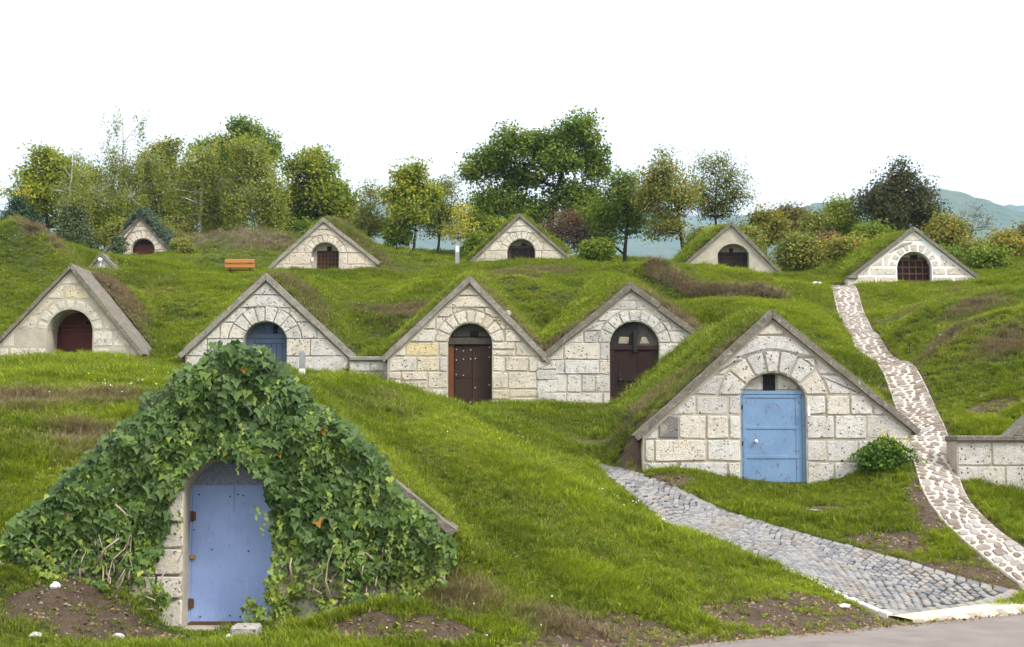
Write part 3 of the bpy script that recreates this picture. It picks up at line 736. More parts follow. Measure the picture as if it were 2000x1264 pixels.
def stone(parent, p, Y, proud, joint, color, rr, mat=None, name='stone', jit=.006, bev=.014, rnd=.02):
    p = simplify(p)
    if len(p) < 3: return
    if area(p) < 0: p = p[::-1]
    q = inset(p, joint)
    if area(q) < .006: return
    q = round_corners(q, rnd, rr); q = [(x + rr.uniform(-jit, jit), z + rr.uniform(-jit, jit)) for x, z in q]
    q1 = inset(q, bev)
    if area(q1) < .002: return
    n = len(q); tx, tz_ = rr.uniform(-.02, .02), rr.uniform(-.02, .02); cx = sum(a[0] for a in q) / n; cz = sum(a[1] for a in q) / n
    yf = Y - proud
    v = [(x, Y + .05, z) for x, z in q] + [(x, yf + bev, z) for x, z in q] + [(x, yf + tx * (x - cx) + tz_ * (z - cz), z) for x, z in q1]
    f = [(j, j + n, (j + 1) % n + n, (j + 1) % n) for j in range(n)] + [(j + n, j + 2 * n, (j + 1) % n + 2 * n, (j + 1) % n + n) for j in range(n)] + [tuple(range(2 * n, 3 * n))]
    f = [tuple(reversed(x)) for x in f[:-1]] + [f[-1]]
    o = mesh_obj(name, v, f, mat or MAT['stone'], parent); o.color = (*color, 1); return o
PAL_GREY = [(0.667, 0.647, 0.613), (0.613, 0.593, 0.567), (0.703, 0.674, 0.630), (0.568, 0.547, 0.524), (0.686, 0.637, 0.559), (0.650, 0.620, 0.586)]
PAL_CREAM = [(0.716, 0.647, 0.535), (0.670, 0.601, 0.502), (0.725, 0.674, 0.578), (0.632, 0.565, 0.461), (0.716, 0.620, 0.436), (0.679, 0.637, 0.561)]
PAL_PINK = [(0.716, 0.637, 0.544), (0.698, 0.601, 0.502), (0.735, 0.674, 0.586), (0.670, 0.584, 0.485)]
def arch_pts(c, n=14, r=None):
    r = r or c['R']; a = math.asin(min(1, c['ow'] / c['R']))
    return [(c['oc'] + r * math.sin(-a + 2 * a * k / n), c['cz'] + r * math.cos(-a + 2 * a * k / n)) for k in range(n + 1)]   # left to right over the top
def seg_above(c, zt, n=14):
    """the part of the opening above height zt, ccw polygon"""
    dz = max(zt - c['cz'], -c['R'] * .99); a = math.acos(max(-1, min(1, dz / c['R'])))
    a = min(a, math.asin(min(1, c['ow'] / c['R']))) if zt <= c['zs'] + 1e-6 else a
    top = [(c['oc'] + c['R'] * math.sin(a - 2 * a * k / n), c['cz'] + c['R'] * math.cos(a - 2 * a * k / n)) for k in range(n + 1)]   # right to left
    if zt < c['zs']: top = [(c['o1'], zt)] + top + [(c['o0'], zt)]
    return top
def facade(key, name, label, courses, nv, pal, seed, mortar='mortar', slab='slab', joint=.02, proud=(.01, .032), blen=(.45, .95), slab_t=.11, slab_d=.62, over=.1,
           below=.6, stones=True, slabs=True, dark=(), cat='wine cellar', group='stone wine cellars dug into the grassy hillside', slab_cut=None, skip=None, joint_mat=None, split=0.0, rough=.008, cuts_at=()):
    c = CELL[key]; Y = c['Y']; rr = random.Random(seed)
    root = empty(name, (c['oc'] if c['op'] else c['ax'], Y, c['bz']), label, cat, group)
    zb = c['bz'] - below; hull = [(c['lx'], zb), (c['rx'], zb), (c['rx'], c['rz']), (c['ax'], c['az']), (c['lx'], c['lz'])]
    T = c['rec'] + .2
    out = [(c['lx'], zb)]
    if c['op']:
        out += [(c['o0'], zb)] + [(c['o0'], c['zs'])] + arch_pts(c)[1:-1] + [(c['o1'], c['zs'])] + [(c['o1'], zb)]
    out += [(c['rx'], zb), (c['rx'], c['rz']), (c['ax'], c['az']), (c['lx'], c['lz'])]
    MB().prism(out, Y, Y + T).build('wall', MAT[mortar], root)
    MB().box(c['lx'] + .05, c['rx'] - .05, Y + T, Y + T + .05, zb, min(c['lz'], c['rz']) - .05).build('back_wall', MAT['black'], root) if False else None
    if c['op']:
        tt = MB().box(c['o0'], c['o1'], Y + .04, Y + T + .1, c['bz'] - .5, c['bz'] + .02, .02); tt.build('threshold', MAT[mortar], root)
    hull_in = [(c['lx'] + .03, zb), (c['rx'] - .03, zb), (c['rx'] - .03, c['rz'] - .03), (c['ax'], c['az'] - .06), (c['lx'] + .03, c['lz'] - .03)]
    if stones:
        pr = lambda: rr.uniform(*proud)
        jm = MAT[joint_mat] if joint_mat else None
        if c['op'] and c['rt'] > .05:      # voussoirs
            a = math.asin(min(1, c['ow'] / c['R'])); Ro = c['R'] + c['rt']; cuts = [-a + 2 * a * (k + (rr.uniform(-.12, .12) if 0 < k < nv else 0)) / nv for k in range(nv + 1)]
            for k in range(nv):
                a0, a1 = cuts[k], cuts[k + 1]; m = 4; ro = Ro * (1 + (rr.uniform(-.012, .012)))
                inn = [(c['oc'] + c['R'] * math.sin(a0 + (a1 - a0) * q / m), c['cz'] + c['R'] * math.cos(a0 + (a1 - a0) * q / m)) for q in range(m + 1)]
                oo = [(c['oc'] + ro * math.sin(a1 + (a0 - a1) * q / m), c['cz'] + ro * math.cos(a1 + (a0 - a1) * q / m)) for q in range(m + 1)]
                if k == 0: oo[-1] = (c['oc'] - math.sqrt(max(0, ro ** 2 - (c['zs'] - c['cz']) ** 2)), c['zs'])
                if k == nv - 1: oo[0] = (c['oc'] + math.sqrt(max(0, ro ** 2 - (c['zs'] - c['cz']) ** 2)), c['zs'])
                p = clip_hull((inn + oo)[::-1] if area(inn + oo) < 0 else inn + oo, hull_in)
                stone(root, p, Y, pr() + .006, joint, rr.choice(pal), rr, jm)
        zs_list = sorted(courses(c) if callable(courses) else courses)
        for z0, z1 in zip(zs_list[:-1], zs_list[1:]):
            segs = []
            if c['op'] and z1 <= c['zs'] + .02: segs = [(c['lx'], c['o0'], -1), (c['o1'], c['rx'], 1)]
            elif c['op'] and z0 < c['zc'] + c['rt'] * .55: segs = [(c['lx'], c['oc'], -1), (c['oc'], c['rx'], 1)]
            else: segs = [(c['lx'], c['rx'], 0)]
            for xa, xb, side in segs:
                xs = [xa]; x = xa + rr.uniform(*blen) * rr.uniform(.4, 1)
                # keep the first joint inside the gable
                while x < xb - blen[0] * .45: xs.append(x); x += rr.uniform(*blen)
                xs.append(xb)
                if side == 0 and (not c['op'] or z0 > c['az'] - .75 * (c['az'] - c['zc'])): xs = [xa, xb]
                for cz_, cxs in cuts_at:
                    if z0 < cz_ < z1 and xa < cxs[0] < xb: xs = sorted([q for q in xs if all(abs(q - w_) > .22 for w_ in cxs) and not cxs[0] < q < cxs[-1]] + list(cxs))
                for x0, x1 in zip(xs[:-1], xs[1:]):
                    dz = rr.uniform(-.012, .012); p = clip_hull([(x0, z0 + dz), (x1, z0 - dz), (x1, z1), (x0, z1)], hull_in)
                    if len(p) < 3: continue
                    if c['op'] and z1 > c['zs']:
                        p = cut_disc(p, c['oc'], c['cz'], c['R'] + c['rt'])
                        if len(p) < 3: continue
                        p = clip_half(p, 1, 0, c['o0']) if side < 0 and z0 < c['zs'] else p
                        p = clip_half(p, -1, 0, -c['o1']) if side > 0 and z0 < c['zs'] else p
                    if len(p) < 3 or abs(area(p)) < .012: continue
                    cx = sum(q[0] for q in p) / len(p); cz = sum(q[1] for q in p) / len(p); col = rr.choice(pal)
                    for dx, dz2, dc in dark:
                        if x0 <= dx <= x1 and z0 <= dz2 <= z1: col = dc
                    if skip and skip(cx, cz): continue
                    zmid = z0 + (z1 - z0) * rr.uniform(.4, .6)
                    if split and rr.random() < split and abs(area(p)) > .12 and len(p) < 7:
                        for q in (clip_half(p, 0, 1, zmid), clip_half(p, 0, -1, -zmid)):
                            if len(q) > 2: stone(root, q, Y, pr(), joint, rr.choice(pal), rr, jm, jit=rough)
                        continue
                    stone(root, p, Y, pr(), joint, col, rr, jm, jit=rough)
    if slabs:
        for side in (-1, 1):
            e = (c['lx'], c['lz']) if side < 0 else (c['rx'], c['rz']); A = (c['ax'], c['az']); d = Vector((e[0] - A[0], e[1] - A[1])); L = d.length; d.normalize(); L += .12
            nrm = Vector((-d.y, d.x)) * (1 if side > 0 else -1)
            if nrm.y < 0: nrm = -nrm
            cuts = [0] + (slab_cut[side] if slab_cut and side in slab_cut else []) + [1]
            for ci, (c0, c1) in enumerate(zip(cuts[:-1], cuts[1:])):
                n = max(2, int(L * (c1 - c0) / .18)); mb = MB(); dn = -.035 * ci
                for k in range(n + 1):
                    s_ = L * (c0 + (c1 - c0) * k / n) + (.02 if ci and k == 0 else 0); wb = lambda a_: float(fbm(np.array([s_ * 1.0 + seed]), np.array([a_ + side]), .45, seed, 2)[0]) * .018
                    base2 = Vector(A) + d * s_
                    if k == 0 and ci == 0: # mitre at the ridge
                        lo, hi = Vector((A[0] + side * .004, A[1] - .0)), Vector((A[0] + side * .004, A[1] + slab_t / max(.3, nrm.y)))
                    else: lo, hi = base2 + nrm * dn, base2 + nrm * (slab_t + dn + wb(2.2))
                    y0 = Y - over + wb(5.1); y1 = Y + slab_d
                    mb.v += [(lo.x, y0, lo.y + wb(1)), (hi.x, y0 + .012, hi.y), (hi.x, y1, hi.y), (lo.x, y1, lo.y)]
                    if k:
                        b = (k - 1) * 4
                        for q in range(4):
                            ff = (b + q, b + (q + 1) % 4, b + 4 + (q + 1) % 4, b + 4 + q); mb.f.append(ff if side < 0 else ff[::-1])
                mb.f.append((0, 3, 2, 1) if side < 0 else (0, 1, 2, 3)); b = n * 4; mb.f.append((b, b + 1, b + 2, b + 3) if side < 0 else (b, b + 3, b + 2, b + 1))
                mb.build('roof_slab', MAT[slab], root)
    return root, c
def lev(*a): return list(a)
def levels(c, n_low, n_up, extra=.0):
    zb = c['bz'] - .35; a = [zb + (c['zs'] - zb) * i / n_low for i in range(n_low + 1)]
    top = c['az'] + .02; b = [c['zs'] + (top - c['zs']) * i / n_up for i in range(1, n_up + 1)]
    rr = random.Random(int(c['az'] * 997)); L = a + b; keep_ = {0, n_low, len(L) - 1}
    return [z if i in keep_ else z + rr.uniform(-.16, .16) * (L[i + 1] - L[i]) for i, z in enumerate(L)]
def doorbox(parent, name, mat, c, x0, x1, y0, y1, z0, z1, bev=.006):
    return MB().box(x0, x1, y0, y1, z0, z1, bev).build(name, mat, parent)
def lx(c, f): return c['o0'] + (c['o1'] - c['o0']) * f

# ---- right front cellar with the blue metal door
root, c = facade('B', 'wine_cellar', 'pale speckled stone cellar with a rusty blue metal door beside the cobbled path', lambda c: levels(c, 5, 4), 7, PAL_GREY, 12, split=.06, rough=.012,
                 blen=(.4, 1.05), slab_t=.13, dark=((at(1305, 826, 26)[0], at(1305, 826, 26)[2], (.2, .19, .19)),), cuts_at=((at(1305, 826, 26)[2], (at(1286, 826, 26)[0], at(1326, 826, 26)[0])),))
yd = c['Y'] + c['rec']; zt = at(1500, 765, c['Y'])[2]
leaf = doorbox(root, 'door', MAT['blue2'], c, lx(c, .035), lx(c, .955), yd - .03, yd + .03, c['bz'] + .03, zt - .05, .004)
for z0, z1 in ((c['bz'] + .03, c['bz'] + .1), (at(0, 896, 26)[2], at(0, 890, 26)[2]), (at(0, 838, 26)[2], at(0, 832, 26)[2]), (zt - .12, zt - .05)):
    MB().box(lx(c, .06), lx(c, .93), yd - .045, yd - .03, z0, z1, .004).build('rail', MAT['blue2'], leaf)
for f0, f1 in ((.04, .1), (.86, .95)): MB().box(lx(c, f0), lx(c, f1), yd - .042, yd - .028, c['bz'] + .03, zt - .05, .004).build('stile', MAT['blue2'], leaf)
kn = at(1478, 862, 26); MB().ball((kn[0], yd - .08, kn[2]), .037, 10, 8).tube([(kn[0], yd - .06, kn[2]), (kn[0], yd - .03, kn[2])], .015, 6).build('knob', MAT['white'], leaf, True)
for py in (795, 866, 935):
    p = at(1450, py, 26); MB().tube([(lx(c, .035), yd - .045, p[2] - .04), (lx(c, .035), yd - .045, p[2] + .04)], .016, 6).build('hinge', MAT['iron'], leaf)
fr = MB().box(lx(c, 0), lx(c, .035), yd - .05, yd + .05, c['bz'], zt).box(lx(c, .955), lx(c, 1), yd - .05, yd + .05, c['bz'], zt).box(lx(c, 0), lx(c, 1), yd - .055, yd + .05, zt - .045, zt + .02)
fr.build('door_frame', MAT['blue2'], root)
MB().box(lx(c, .05), lx(c, .95), yd - .06, yd + .04, c['bz'] - .02, c['bz'] + .028, .004).build('rusty_sill', MAT['rust'], root)
MB().prism(seg_above(c, zt - .02), yd + .06, yd + .1).build('lunette', MAT['mortar'], root)
rr_ = random.Random(3)
for s_ in (-1, 1):
    hv = 0.11 * s_
    p = clip_half(seg_above(c, zt + .03), -s_, 0, -s_ * (c['oc'] + hv)); stone(root, p, yd + .06, .02, .012, (.62, .59, .52), rr_, name='lunette_stone')
vx0, vx1 = at(1493, 740, 26)[0], at(1517, 740, 26)[0]
MB().box(vx0, vx1, yd + .02, yd + .09, zt + .02, c['zc'] - .03).build('vent', MAT['black'], root)
mb = MB()
for k in range(4): x = vx0 + (vx1 - vx0) * (k + .5) / 4; mb.tube([(x, yd + .012, zt + .02), (x, yd + .012, c['zc'] - .03)], .005, 4)
mb.build('vent_bars', MAT['iron'], root)
p = at(1574, 803, 26); MB().box(p[0] + .02, p[0] + .07, c['Y'] - .06, c['Y'] - .01, p[2] - .1, p[2] + .08, .006).build('wall_box', MAT['white'], root)

# ---- ivy cellar at the front
root, c = facade('A', 'wine_cellar', 'cellar smothered in ivy with a plain pale blue sheet metal door', lambda c: levels(c, 6, 5), 11, PAL_CREAM, 5, mortar='mortar', blen=(.35, .7), proud=(.03, .09), joint=.014)
IVY_ROOT = root
yd = c['Y'] + c['rec']; zt = at(440, 948, 17.9)[2]
leaf = doorbox(root, 'door', MAT['blue'], c, lx(c, .02), lx(c, .98), yd - .02, yd + .02, c['bz'] + .06, zt, .005)
for px, py in ((390, 966), (450, 970), (466, 966), (476, 968), (415, 1073), (486, 1076), (392, 1204), (450, 1202), (380, 1035), (470, 1204)):
    p = at(px, py, yd); MB().tube([(p[0], yd - .032, p[2]), (p[0], yd - .018, p[2])], .011, 6).build('bolt', MAT['iron'], leaf)
for py in (1008, 1178):
    p = at(372, py, yd); x_ = lx(c, .015); MB().box(x_ - .01, x_ + .055, yd - .05, yd - .02, p[2] - .06, p[2] + .06, .008).tube([(x_ + .01, yd - .055, p[2] - .07), (x_ + .01, yd - .055, p[2] + .07)], .018, 6).build('hinge', MAT['rust'], leaf)
p = at(378, 1088, yd); MB().box(p[0] - .035, p[0] + .035, yd - .065, yd - .025, p[2] - .025, p[2] + .025, .01).build('padlock', MAT['brass'], leaf)
MB().box(lx(c, .5) - .004, lx(c, .5) + .002, yd - .0225, yd - .019, zt - .35, zt - .01).build('sheet_seam', MAT['blue3'], leaf)
MB().box(lx(c, 0), lx(c, .02), yd - .04, yd + .03, c['bz'], zt + .02).build('door_jamb', MAT['blue'], root); MB().box(lx(c, .98), lx(c, 1), yd - .04, yd + .03, c['bz'], zt + .02).build('door_jamb', MAT['blue'], root)
MB().box(lx(c, .0), lx(c, 1), yd - .05, yd + .04, c['bz'] + .0, c['bz'] + .055, .006).build('rusty_sill', MAT['rust'], root)
def m_perf():
    t = NT('perforated_sheet'); h = t.mr(t.vor(70, vec=t.stretch(1, 0, 1)), .28, .36)
    t.color(t.mix(h, (0.02, 0.022, 0.025), (0.24, 0.28, 0.36))).rough(.6); t.b.inputs['Metallic'].default_value = .2; return t.m
MB().prism(seg_above(c, zt + .0), yd - .005, yd + .02).build('mesh_panel', m_perf(), root)

# ---- middle row, four cellars
def vent(root, c, px, py, w_, h_, yd):
    p = at(px, py, c['Y']); MB().box(p[0] - w_ / 2, p[0] + w_ / 2, yd - .03, yd + .02, p[2] - h_ / 2, p[2] + h_ / 2).build('vent', MAT['black'], root)
def planks(root, mat, x0, x1, n, y0, y1, z0, z1, name='plank', vert=True):
    for k in range(n):
        if vert: a, b = x0 + (x1 - x0) * k / n, x0 + (x1 - x0) * (k + 1) / n; MB().box(a + .004, b - .004, y0 + random.uniform(-.004, .004), y1, z0, z1, .006).build(name, mat, root)
        else: a, b = z0 + (z1 - z0) * k / n, z0 + (z1 - z0) * (k + 1) / n; MB().box(x0, x1, y0 + random.uniform(-.004, .004), y1, a + .004, b - .004, .006).build(name, mat, root)

root, c = facade('C1', 'wine_cellar', 'plastered stone cellar with a deep arch and dark red door at the left edge', lambda c: levels(c, 3, 4), 9, PAL_CREAM, 21, mortar='plaster', slab='slab', joint=.03, proud=(.002, .012),
                 slab_t=.1, slab_d=1.7, over=.12, skip=lambda x, z: (math.sin(x * 5.3 + z * 3.1) > .75))
yd = c['Y'] + c['rec']; zt = at(150, 637, yd)[2]
leaf = doorbox(root, 'door', MAT['red'], c, lx(c, .06), lx(c, .97), yd - .03, yd + .03, c['bz'], zt - .05)
MB().box(lx(c, .1), lx(c, .93), yd - .045, yd - .03, zt - .16, zt - .06, .005).box(lx(c, .1), lx(c, .18), yd - .045, yd - .03, c['bz'], zt - .16, .005).box(lx(c, .85), lx(c, .93), yd - .045, yd - .03, c['bz'], zt - .16, .005).build('rail', MAT['red'], leaf)
MB().box(lx(c, 0), lx(c, .06), yd - .06, yd + .03, c['bz'], zt + .03).box(lx(c, 0), lx(c, 1), yd - .07, yd + .03, zt - .045, zt + .04).build('door_frame', MAT['red'], root)
MB().prism(seg_above(c, zt + .04), yd - .02, yd + .03).build('lunette', MAT['red'], root); vent(root, c, 154, 627, .13, .16, yd)

root, c = facade('C2', 'wine_cellar', 'stone cellar with a slate blue plank door behind the ivy gable', lambda c: levels(c, 3, 4), 8, PAL_GREY, 33, mortar='mortar_dark', joint=.012, blen=(.6, 1.3), slab='slab_pale', slab_t=.15)
yd = c['Y'] + c['rec']; zt = at(520, 660, yd)[2]
planks(root, MAT['blue3'], lx(c, .2), lx(c, .97), 6, yd - .03, yd + .02, c['bz'] - .1, zt - .03)
MB().box(lx(c, 0), lx(c, .19), yd - .05, yd + .03, c['bz'] - .1, zt, .008).box(lx(c, 0), lx(c, 1), yd - .055, yd + .03, zt - .025, zt + .1, .008).box(lx(c, .2), lx(c, 1), yd - .05, yd - .031, zt - .16, zt - .035, .006).build('door_frame', MAT['blue3'], root)
MB().prism(seg_above(c, zt + .1), yd - .01, yd + .03).build('lunette', MAT['blue3'], root)
for a in (-55, -25, 25, 55):
    sx, cz_ = math.sin(R(a)), math.cos(R(a)); MB().tube([(c['oc'] + .12 * sx, yd - .02, zt + .1 + .05 * cz_), (c['oc'] + (c['R'] * .75) * sx, yd - .02, zt + .1 + .32 * cz_)], .014, 4).build('batten', MAT['blue3'], root)
vent(root, c, 533, 641, .12, .22, yd)

root, c = facade('C3', 'wine_cellar', 'stone cellar with studded brown double door, left one of the joined pair', lambda c: levels(c, 5, 5), 9, PAL_CREAM, 41, split=.3, rough=.016, blen=(.35, .95), slab='slab_pale', slab_t=.15, joint=.02,
                 dark=((at(815, 692, 35)[0], at(815, 692, 35)[2], (.74, .62, .34)),), below=.9)
def chevron(root, c, x0, x1, z0, z1, yf, mat, ncol, nrow_, name):
    mb = MB()
    for i in range(ncol):
        for j in range(nrow_):
            a0 = x0 + (x1 - x0) * i / ncol + .03; a1 = x0 + (x1 - x0) * (i + 1) / ncol - .03; b0 = z0 + (z1 - z0) * j / nrow_ + .04; b1 = z0 + (z1 - z0) * (j + 1) / nrow_ - .04
            sg = 1 if (i + j) % 2 else -1
            h = [(a0, b0), (a1, b0), (a1, b1), (a0, b1)]; q = -2.5
            while q < 2.5:
                cx, cz = (a0 + a1) / 2, (b0 + b1) / 2
                st_ = [(cx - 3, cz - 3 * sg + q), (cx + 3, cz + 3 * sg + q), (cx + 3, cz + 3 * sg + q + .092), (cx - 3, cz - 3 * sg + q + .092)]
                p = clip_hull(st_, h)
                if len(p) >= 3 and area(p) > .001: mb.prism(p, yf - random.uniform(.014, .02), yf + .01)
                q += .105
    return mb.build(name, mat, root)
yd = c['Y'] + c['rec']; zt = at(920, 673, yd)[2]
for i, (f0, f1) in enumerate(((.13, .56), (.565, .985))):
    leaf = doorbox(root, 'door_leaf', MAT['brown'], c, lx(c, f0), lx(c, f1), yd - .02, yd + .03, c['bz'] - .1, zt - .02)
    chevron(leaf, c, lx(c, f0), lx(c, f1), c['bz'] - .1, zt - .02, yd - .02, MAT['brown'], 1, 2, 'diagonal_boards')
    for kx in (.12, .5, .88):
        for kz in (.1, .36, .52, .78, .93):
            if random.random() < .55: MB().ball((lx(c, f0 + (f1 - f0) * kx), yd - .045, c['bz'] + (zt - c['bz']) * (kz + random.uniform(-.03, .03))), .017, 6, 4).build('stud', MAT['offwhite'], leaf)
    if i: MB().box(lx(c, f0) - .015, lx(c, f0) + .035, yd - .05, yd - .02, c['bz'] - .1, zt - .02, .006).build('cover_strip', MAT['brown'], leaf)
MB().box(lx(c, 0), lx(c, .125), yd - .06, yd + .03, c['bz'] - .1, zt, .008).build('post', MAT['orange_post'], root)
MB().box(lx(c, .0), lx(c, 1), yd - .12, yd + .03, zt - .01, zt + .17, .015).build('lintel_beam', MAT['grey_wood'], root)
MB().prism(seg_above(c, zt + .17), yd - .01, yd + .03).build('lunette', MAT['grey_wood'], root)
MB().box(lx(c, .1), lx(c, .95), yd - .06, yd - .01, zt + .2, zt + .34, .012).build('lunette_board', MAT['grey_wood'], root); vent(root, c, 926, 652, .22, .2, yd - .05)

root, c = facade('C4', 'wine_cellar', 'stone cellar with sooty arch and dark maroon door, right one of the joined pair', lambda c: levels(c, 5, 5), 9, PAL_GREY, 52, split=.2, rough=.014, blen=(.35, 1.0), slab_t=.16, joint=.018, slab_cut={1: [.32]}, below=.9)
yd = c['Y'] + c['rec']; zt = at(1240, 684, yd)[2]
leaf = doorbox(root, 'door', MAT['maroon'], c, lx(c, .1), lx(c, .97), yd - .02, yd + .03, c['bz'] - .1, zt)
chevron(leaf, c, lx(c, .16), lx(c, .94), c['bz'] - .05, zt - .04, yd - .02, MAT['maroon'], 2, 2, 'diagonal_boards')
MB().box(lx(c, 0), lx(c, .1), yd - .06, yd + .03, c['bz'] - .1, zt + .02, .008).box(lx(c, .0), lx(c, 1), yd - .07, yd + .03, zt, zt + .12, .01).build('door_frame', MAT['maroon'], root)
MB().prism(seg_above(c, zt + .12), yd - .01, yd + .03).build('lunette', MAT['soot'], root)
for s_ in (-1, 1): stone(root, [(c['oc'] + s_ * .28 - .15, zt + .16), (c['oc'] + s_ * .28 + .15, zt + .16), (c['oc'] + s_ * .22 + .1, zt + .36), (c['oc'] + s_ * .3 - .1, zt + .36)], yd - .01, .015, .01, (.42, .37, .29), random.Random(4), name='lunette_stone')
p = at(1240, 668, yd); MB().box(p[0] - .05, p[0] + .05, yd - .12, yd - .01, p[2] - .28, p[2] + .3, .01).build('bracket', MAT['iron'], root)
p = at(1211, 740, yd); MB().box(p[0] - .05, p[0] + .05, yd - .06, yd - .035, p[2] - .16, p[2] + .1, .02).ball((p[0], yd - .07, p[2] - .04), .05, 8, 6).build('lock_plate', MAT['iron'], leaf)
MB().box(p[0] + .1, p[0] + .75, yd - .06, yd - .04, p[2] - .06, p[2] - .02, .005).build('latch_bar', MAT['iron'], leaf)

# masonry that joins the pair at the valley between their roofs
c3, c4 = CELL['C3'], CELL['C4']; zv = min(c3['rz'], c4['lz']) - .02; zb_ = c4['bz'] - .9
MB().box(c3['rx'] - .02, c4['lx'] + .02, 35.004, 35.34, zb_, zv).build('joint_wall', MAT['mortar'], root); rr_ = random.Random(6); z = zb_ + .5
while z < zv - .1:
    h_ = rr_.uniform(.22, .36); stone(root, [(c3['rx'] - .22, z), (c4['lx'] + .25, z), (c4['lx'] + .25, min(z + h_, zv)), (c3['rx'] - .22, min(z + h_, zv))], 34.99, .035, .012, rr_.choice(PAL_GREY), rr_, jit=.02); z += h_
# low coped walls that tie the middle row together
def lowwall(name, label, x0, x1, Y, zt, zb, seed, ends=.12, pal=PAL_GREY, course=.3, rise=None, mortar='mortar', depth=.5, blen=(.35, .6), slabm='slab'):
    rr = random.Random(seed); root = empty(name, ((x0 + x1) / 2, Y, zb), label, 'wall')
    MB().box(x0, x1, Y, Y + depth, zb - .5, zt).build('core', MAT[mortar], root)
    z = zt
    while z > zb - .25:
        z1 = z; z = z - course * rr.uniform(.9, 1.1); x = x0 + rr.uniform(.0, .2); xs = [x0]
        while x < x1 - .15:
            x += rr.uniform(*blen)
            if x < x1 - .15: xs.append(x)
        xs.append(x1)
        for a, b in zip(xs[:-1], xs[1:]): stone(root, [(a, z), (b, z), (b, z1), (a, z1)], Y, rr.uniform(.012, .03), .014, rr.choice(pal), rr)
    MB().box(x0 - ends * .3, x1 + ends, Y - .1, Y + depth, zt, zt + .11, .02).build('coping', MAT[slabm], root); return root
c2, c3, c4 = CELL['C2'], CELL['C3'], CELL['C4']
lowwall('coped_wall', 'short grey coped wall between the blue plank door cellar and the studded door cellar', c2['rx'] + .08, c3['lx'] + .05, 35.3, c3['lz'] - .02, c3['lz'] - .7, 3, ends=.0, slabm='slab_pale')
# low block wall at the right edge, the wing of a further cellar
x0 = at(1868, 860, 25.6)[0]; zt = at(1868, 862, 25.6)[2]
wing = lowwall('block_wall', 'grey block wall with mossy coping beside the stone footpath', x0, x0 + 3.4, 25.6, zt, at(1900, 985, 25.6)[2], 8, ends=.1, pal=[(.56, .54, .52), (.5, .48, .46), (.6, .57, .53)], course=.5, blen=(.4, 1.0), depth=.6)
xa = at(1980, 850, 25.6)[0]
mb = MB()
mb.prism([(xa, zt + .11), (xa + 2.2, zt + .11), (xa + 2.2, zt + 1.9)], 25.6, 26.2); mb.build('gable', MAT['mortar'], wing)
mb = MB(); mb.prism([(xa - .05, zt + .112), (xa + .12, zt + .112), (xa + 2.3, zt + 2.0), (xa + 2.2, zt + 2.1)], 25.5, 26.2); mb.build('roof_slab', MAT['slab'], wing)

# ---- upper row
G3 = 'small stone cellars of the upper row'
root, c = facade('D2', 'wine_cellar', 'upper row stone cellar with a brown lattice door near the bench', lambda c: levels(c, 3, 4), 9, PAL_PINK, 61, joint=.014, blen=(.5, 1.1), slab='slab_pale', slab_t=.15)
yd = c['Y'] + c['rec']; zt = at(640, 490, yd)[2]
leaf = doorbox(root, 'door', MAT['brown'], c, lx(c, .16), lx(c, .98), yd - .02, yd + .03, c['bz'] - .1, zt)
for k in range(7): MB().box(lx(c, .18 + .78 * k / 6) - .02, lx(c, .18 + .78 * k / 6) + .02, yd - .045, yd - .018, c['bz'], zt - .16, .004).build('lattice_bar', MAT['brown_warm'], leaf)
for k in range(6): z = c['bz'] + .05 + (zt - .2 - c['bz']) * k / 5; MB().box(lx(c, .18), lx(c, .96), yd - .04, yd - .017, z - .02, z + .02, .004).build('lattice_bar', MAT['brown_warm'], leaf)
MB().box(lx(c, 0), lx(c, .16), yd - .04, yd + .03, c['bz'], zt, .01).build('door_jamb', MAT['mortar'], root)
MB().prism(seg_above(c, zt), yd - .01, yd + .03).build('lunette', MAT['mortar'], root); vent(root, c, 641, 484, .2, .2, yd)
p = at(611, 507, c['Y']); MB().box(p[0] - .06, p[0] + .03, c['Y'] - .06, c['Y'] - .01, p[2] - .08, p[2] + .08, .005).build('notice', MAT['white'], root)

root, c = facade('D3', 'wine_cellar', 'upper row stone cellar with near black door in the centre under the oak', lambda c: levels(c, 3, 4), 10, PAL_CREAM, 71, joint=.014, blen=(.5, 1.1), slab_t=.12)
yd = c['Y'] + c['rec']; zt = at(1018, 486, yd)[2]
planks(root, MAT['maroon'], lx(c, .14), lx(c, 1), 5, yd - .02, yd + .03, c['bz'] - .1, zt)
MB().box(lx(c, 0), lx(c, .14), yd - .03, yd + .03, c['bz'], zt, .01).box(lx(c, 0), lx(c, 1), yd - .06, yd + .02, zt, zt + .12, .01).build('door_frame', MAT['grey_wood'], root)
MB().prism(seg_above(c, zt + .12), yd - .01, yd + .03).build('lunette', MAT['mortar_dark'], root); vent(root, c, 1023, 478, .22, .2, yd)

root, c = facade('D4', 'wine_cellar', 'smoothly plastered upper row cellar with a dark barred door', lambda c: levels(c, 3, 4), 10, PAL_CREAM, 81, mortar='plaster', stones=False, slab_t=.12)
yd = c['Y'] + c['rec']; zt = at(1430, 497, yd)[2]
planks(root, MAT['maroon'], lx(c, 0), lx(c, 1), 6, yd - .02, yd + .03, c['bz'] - .1, zt)
MB().box(lx(c, 0), lx(c, 1), yd - .05, yd - .02, zt - .16, zt - .1, .004).box(lx(c, 0), lx(c, 1), yd - .06, yd + .02, zt, zt + .08, .004).build('rail', MAT['iron'], root)
MB().prism(seg_above(c, zt + .08), yd - .01, yd + .03).build('lunette', MAT['mortar_dark'], root); vent(root, c, 1431, 489, .16, .26, yd)

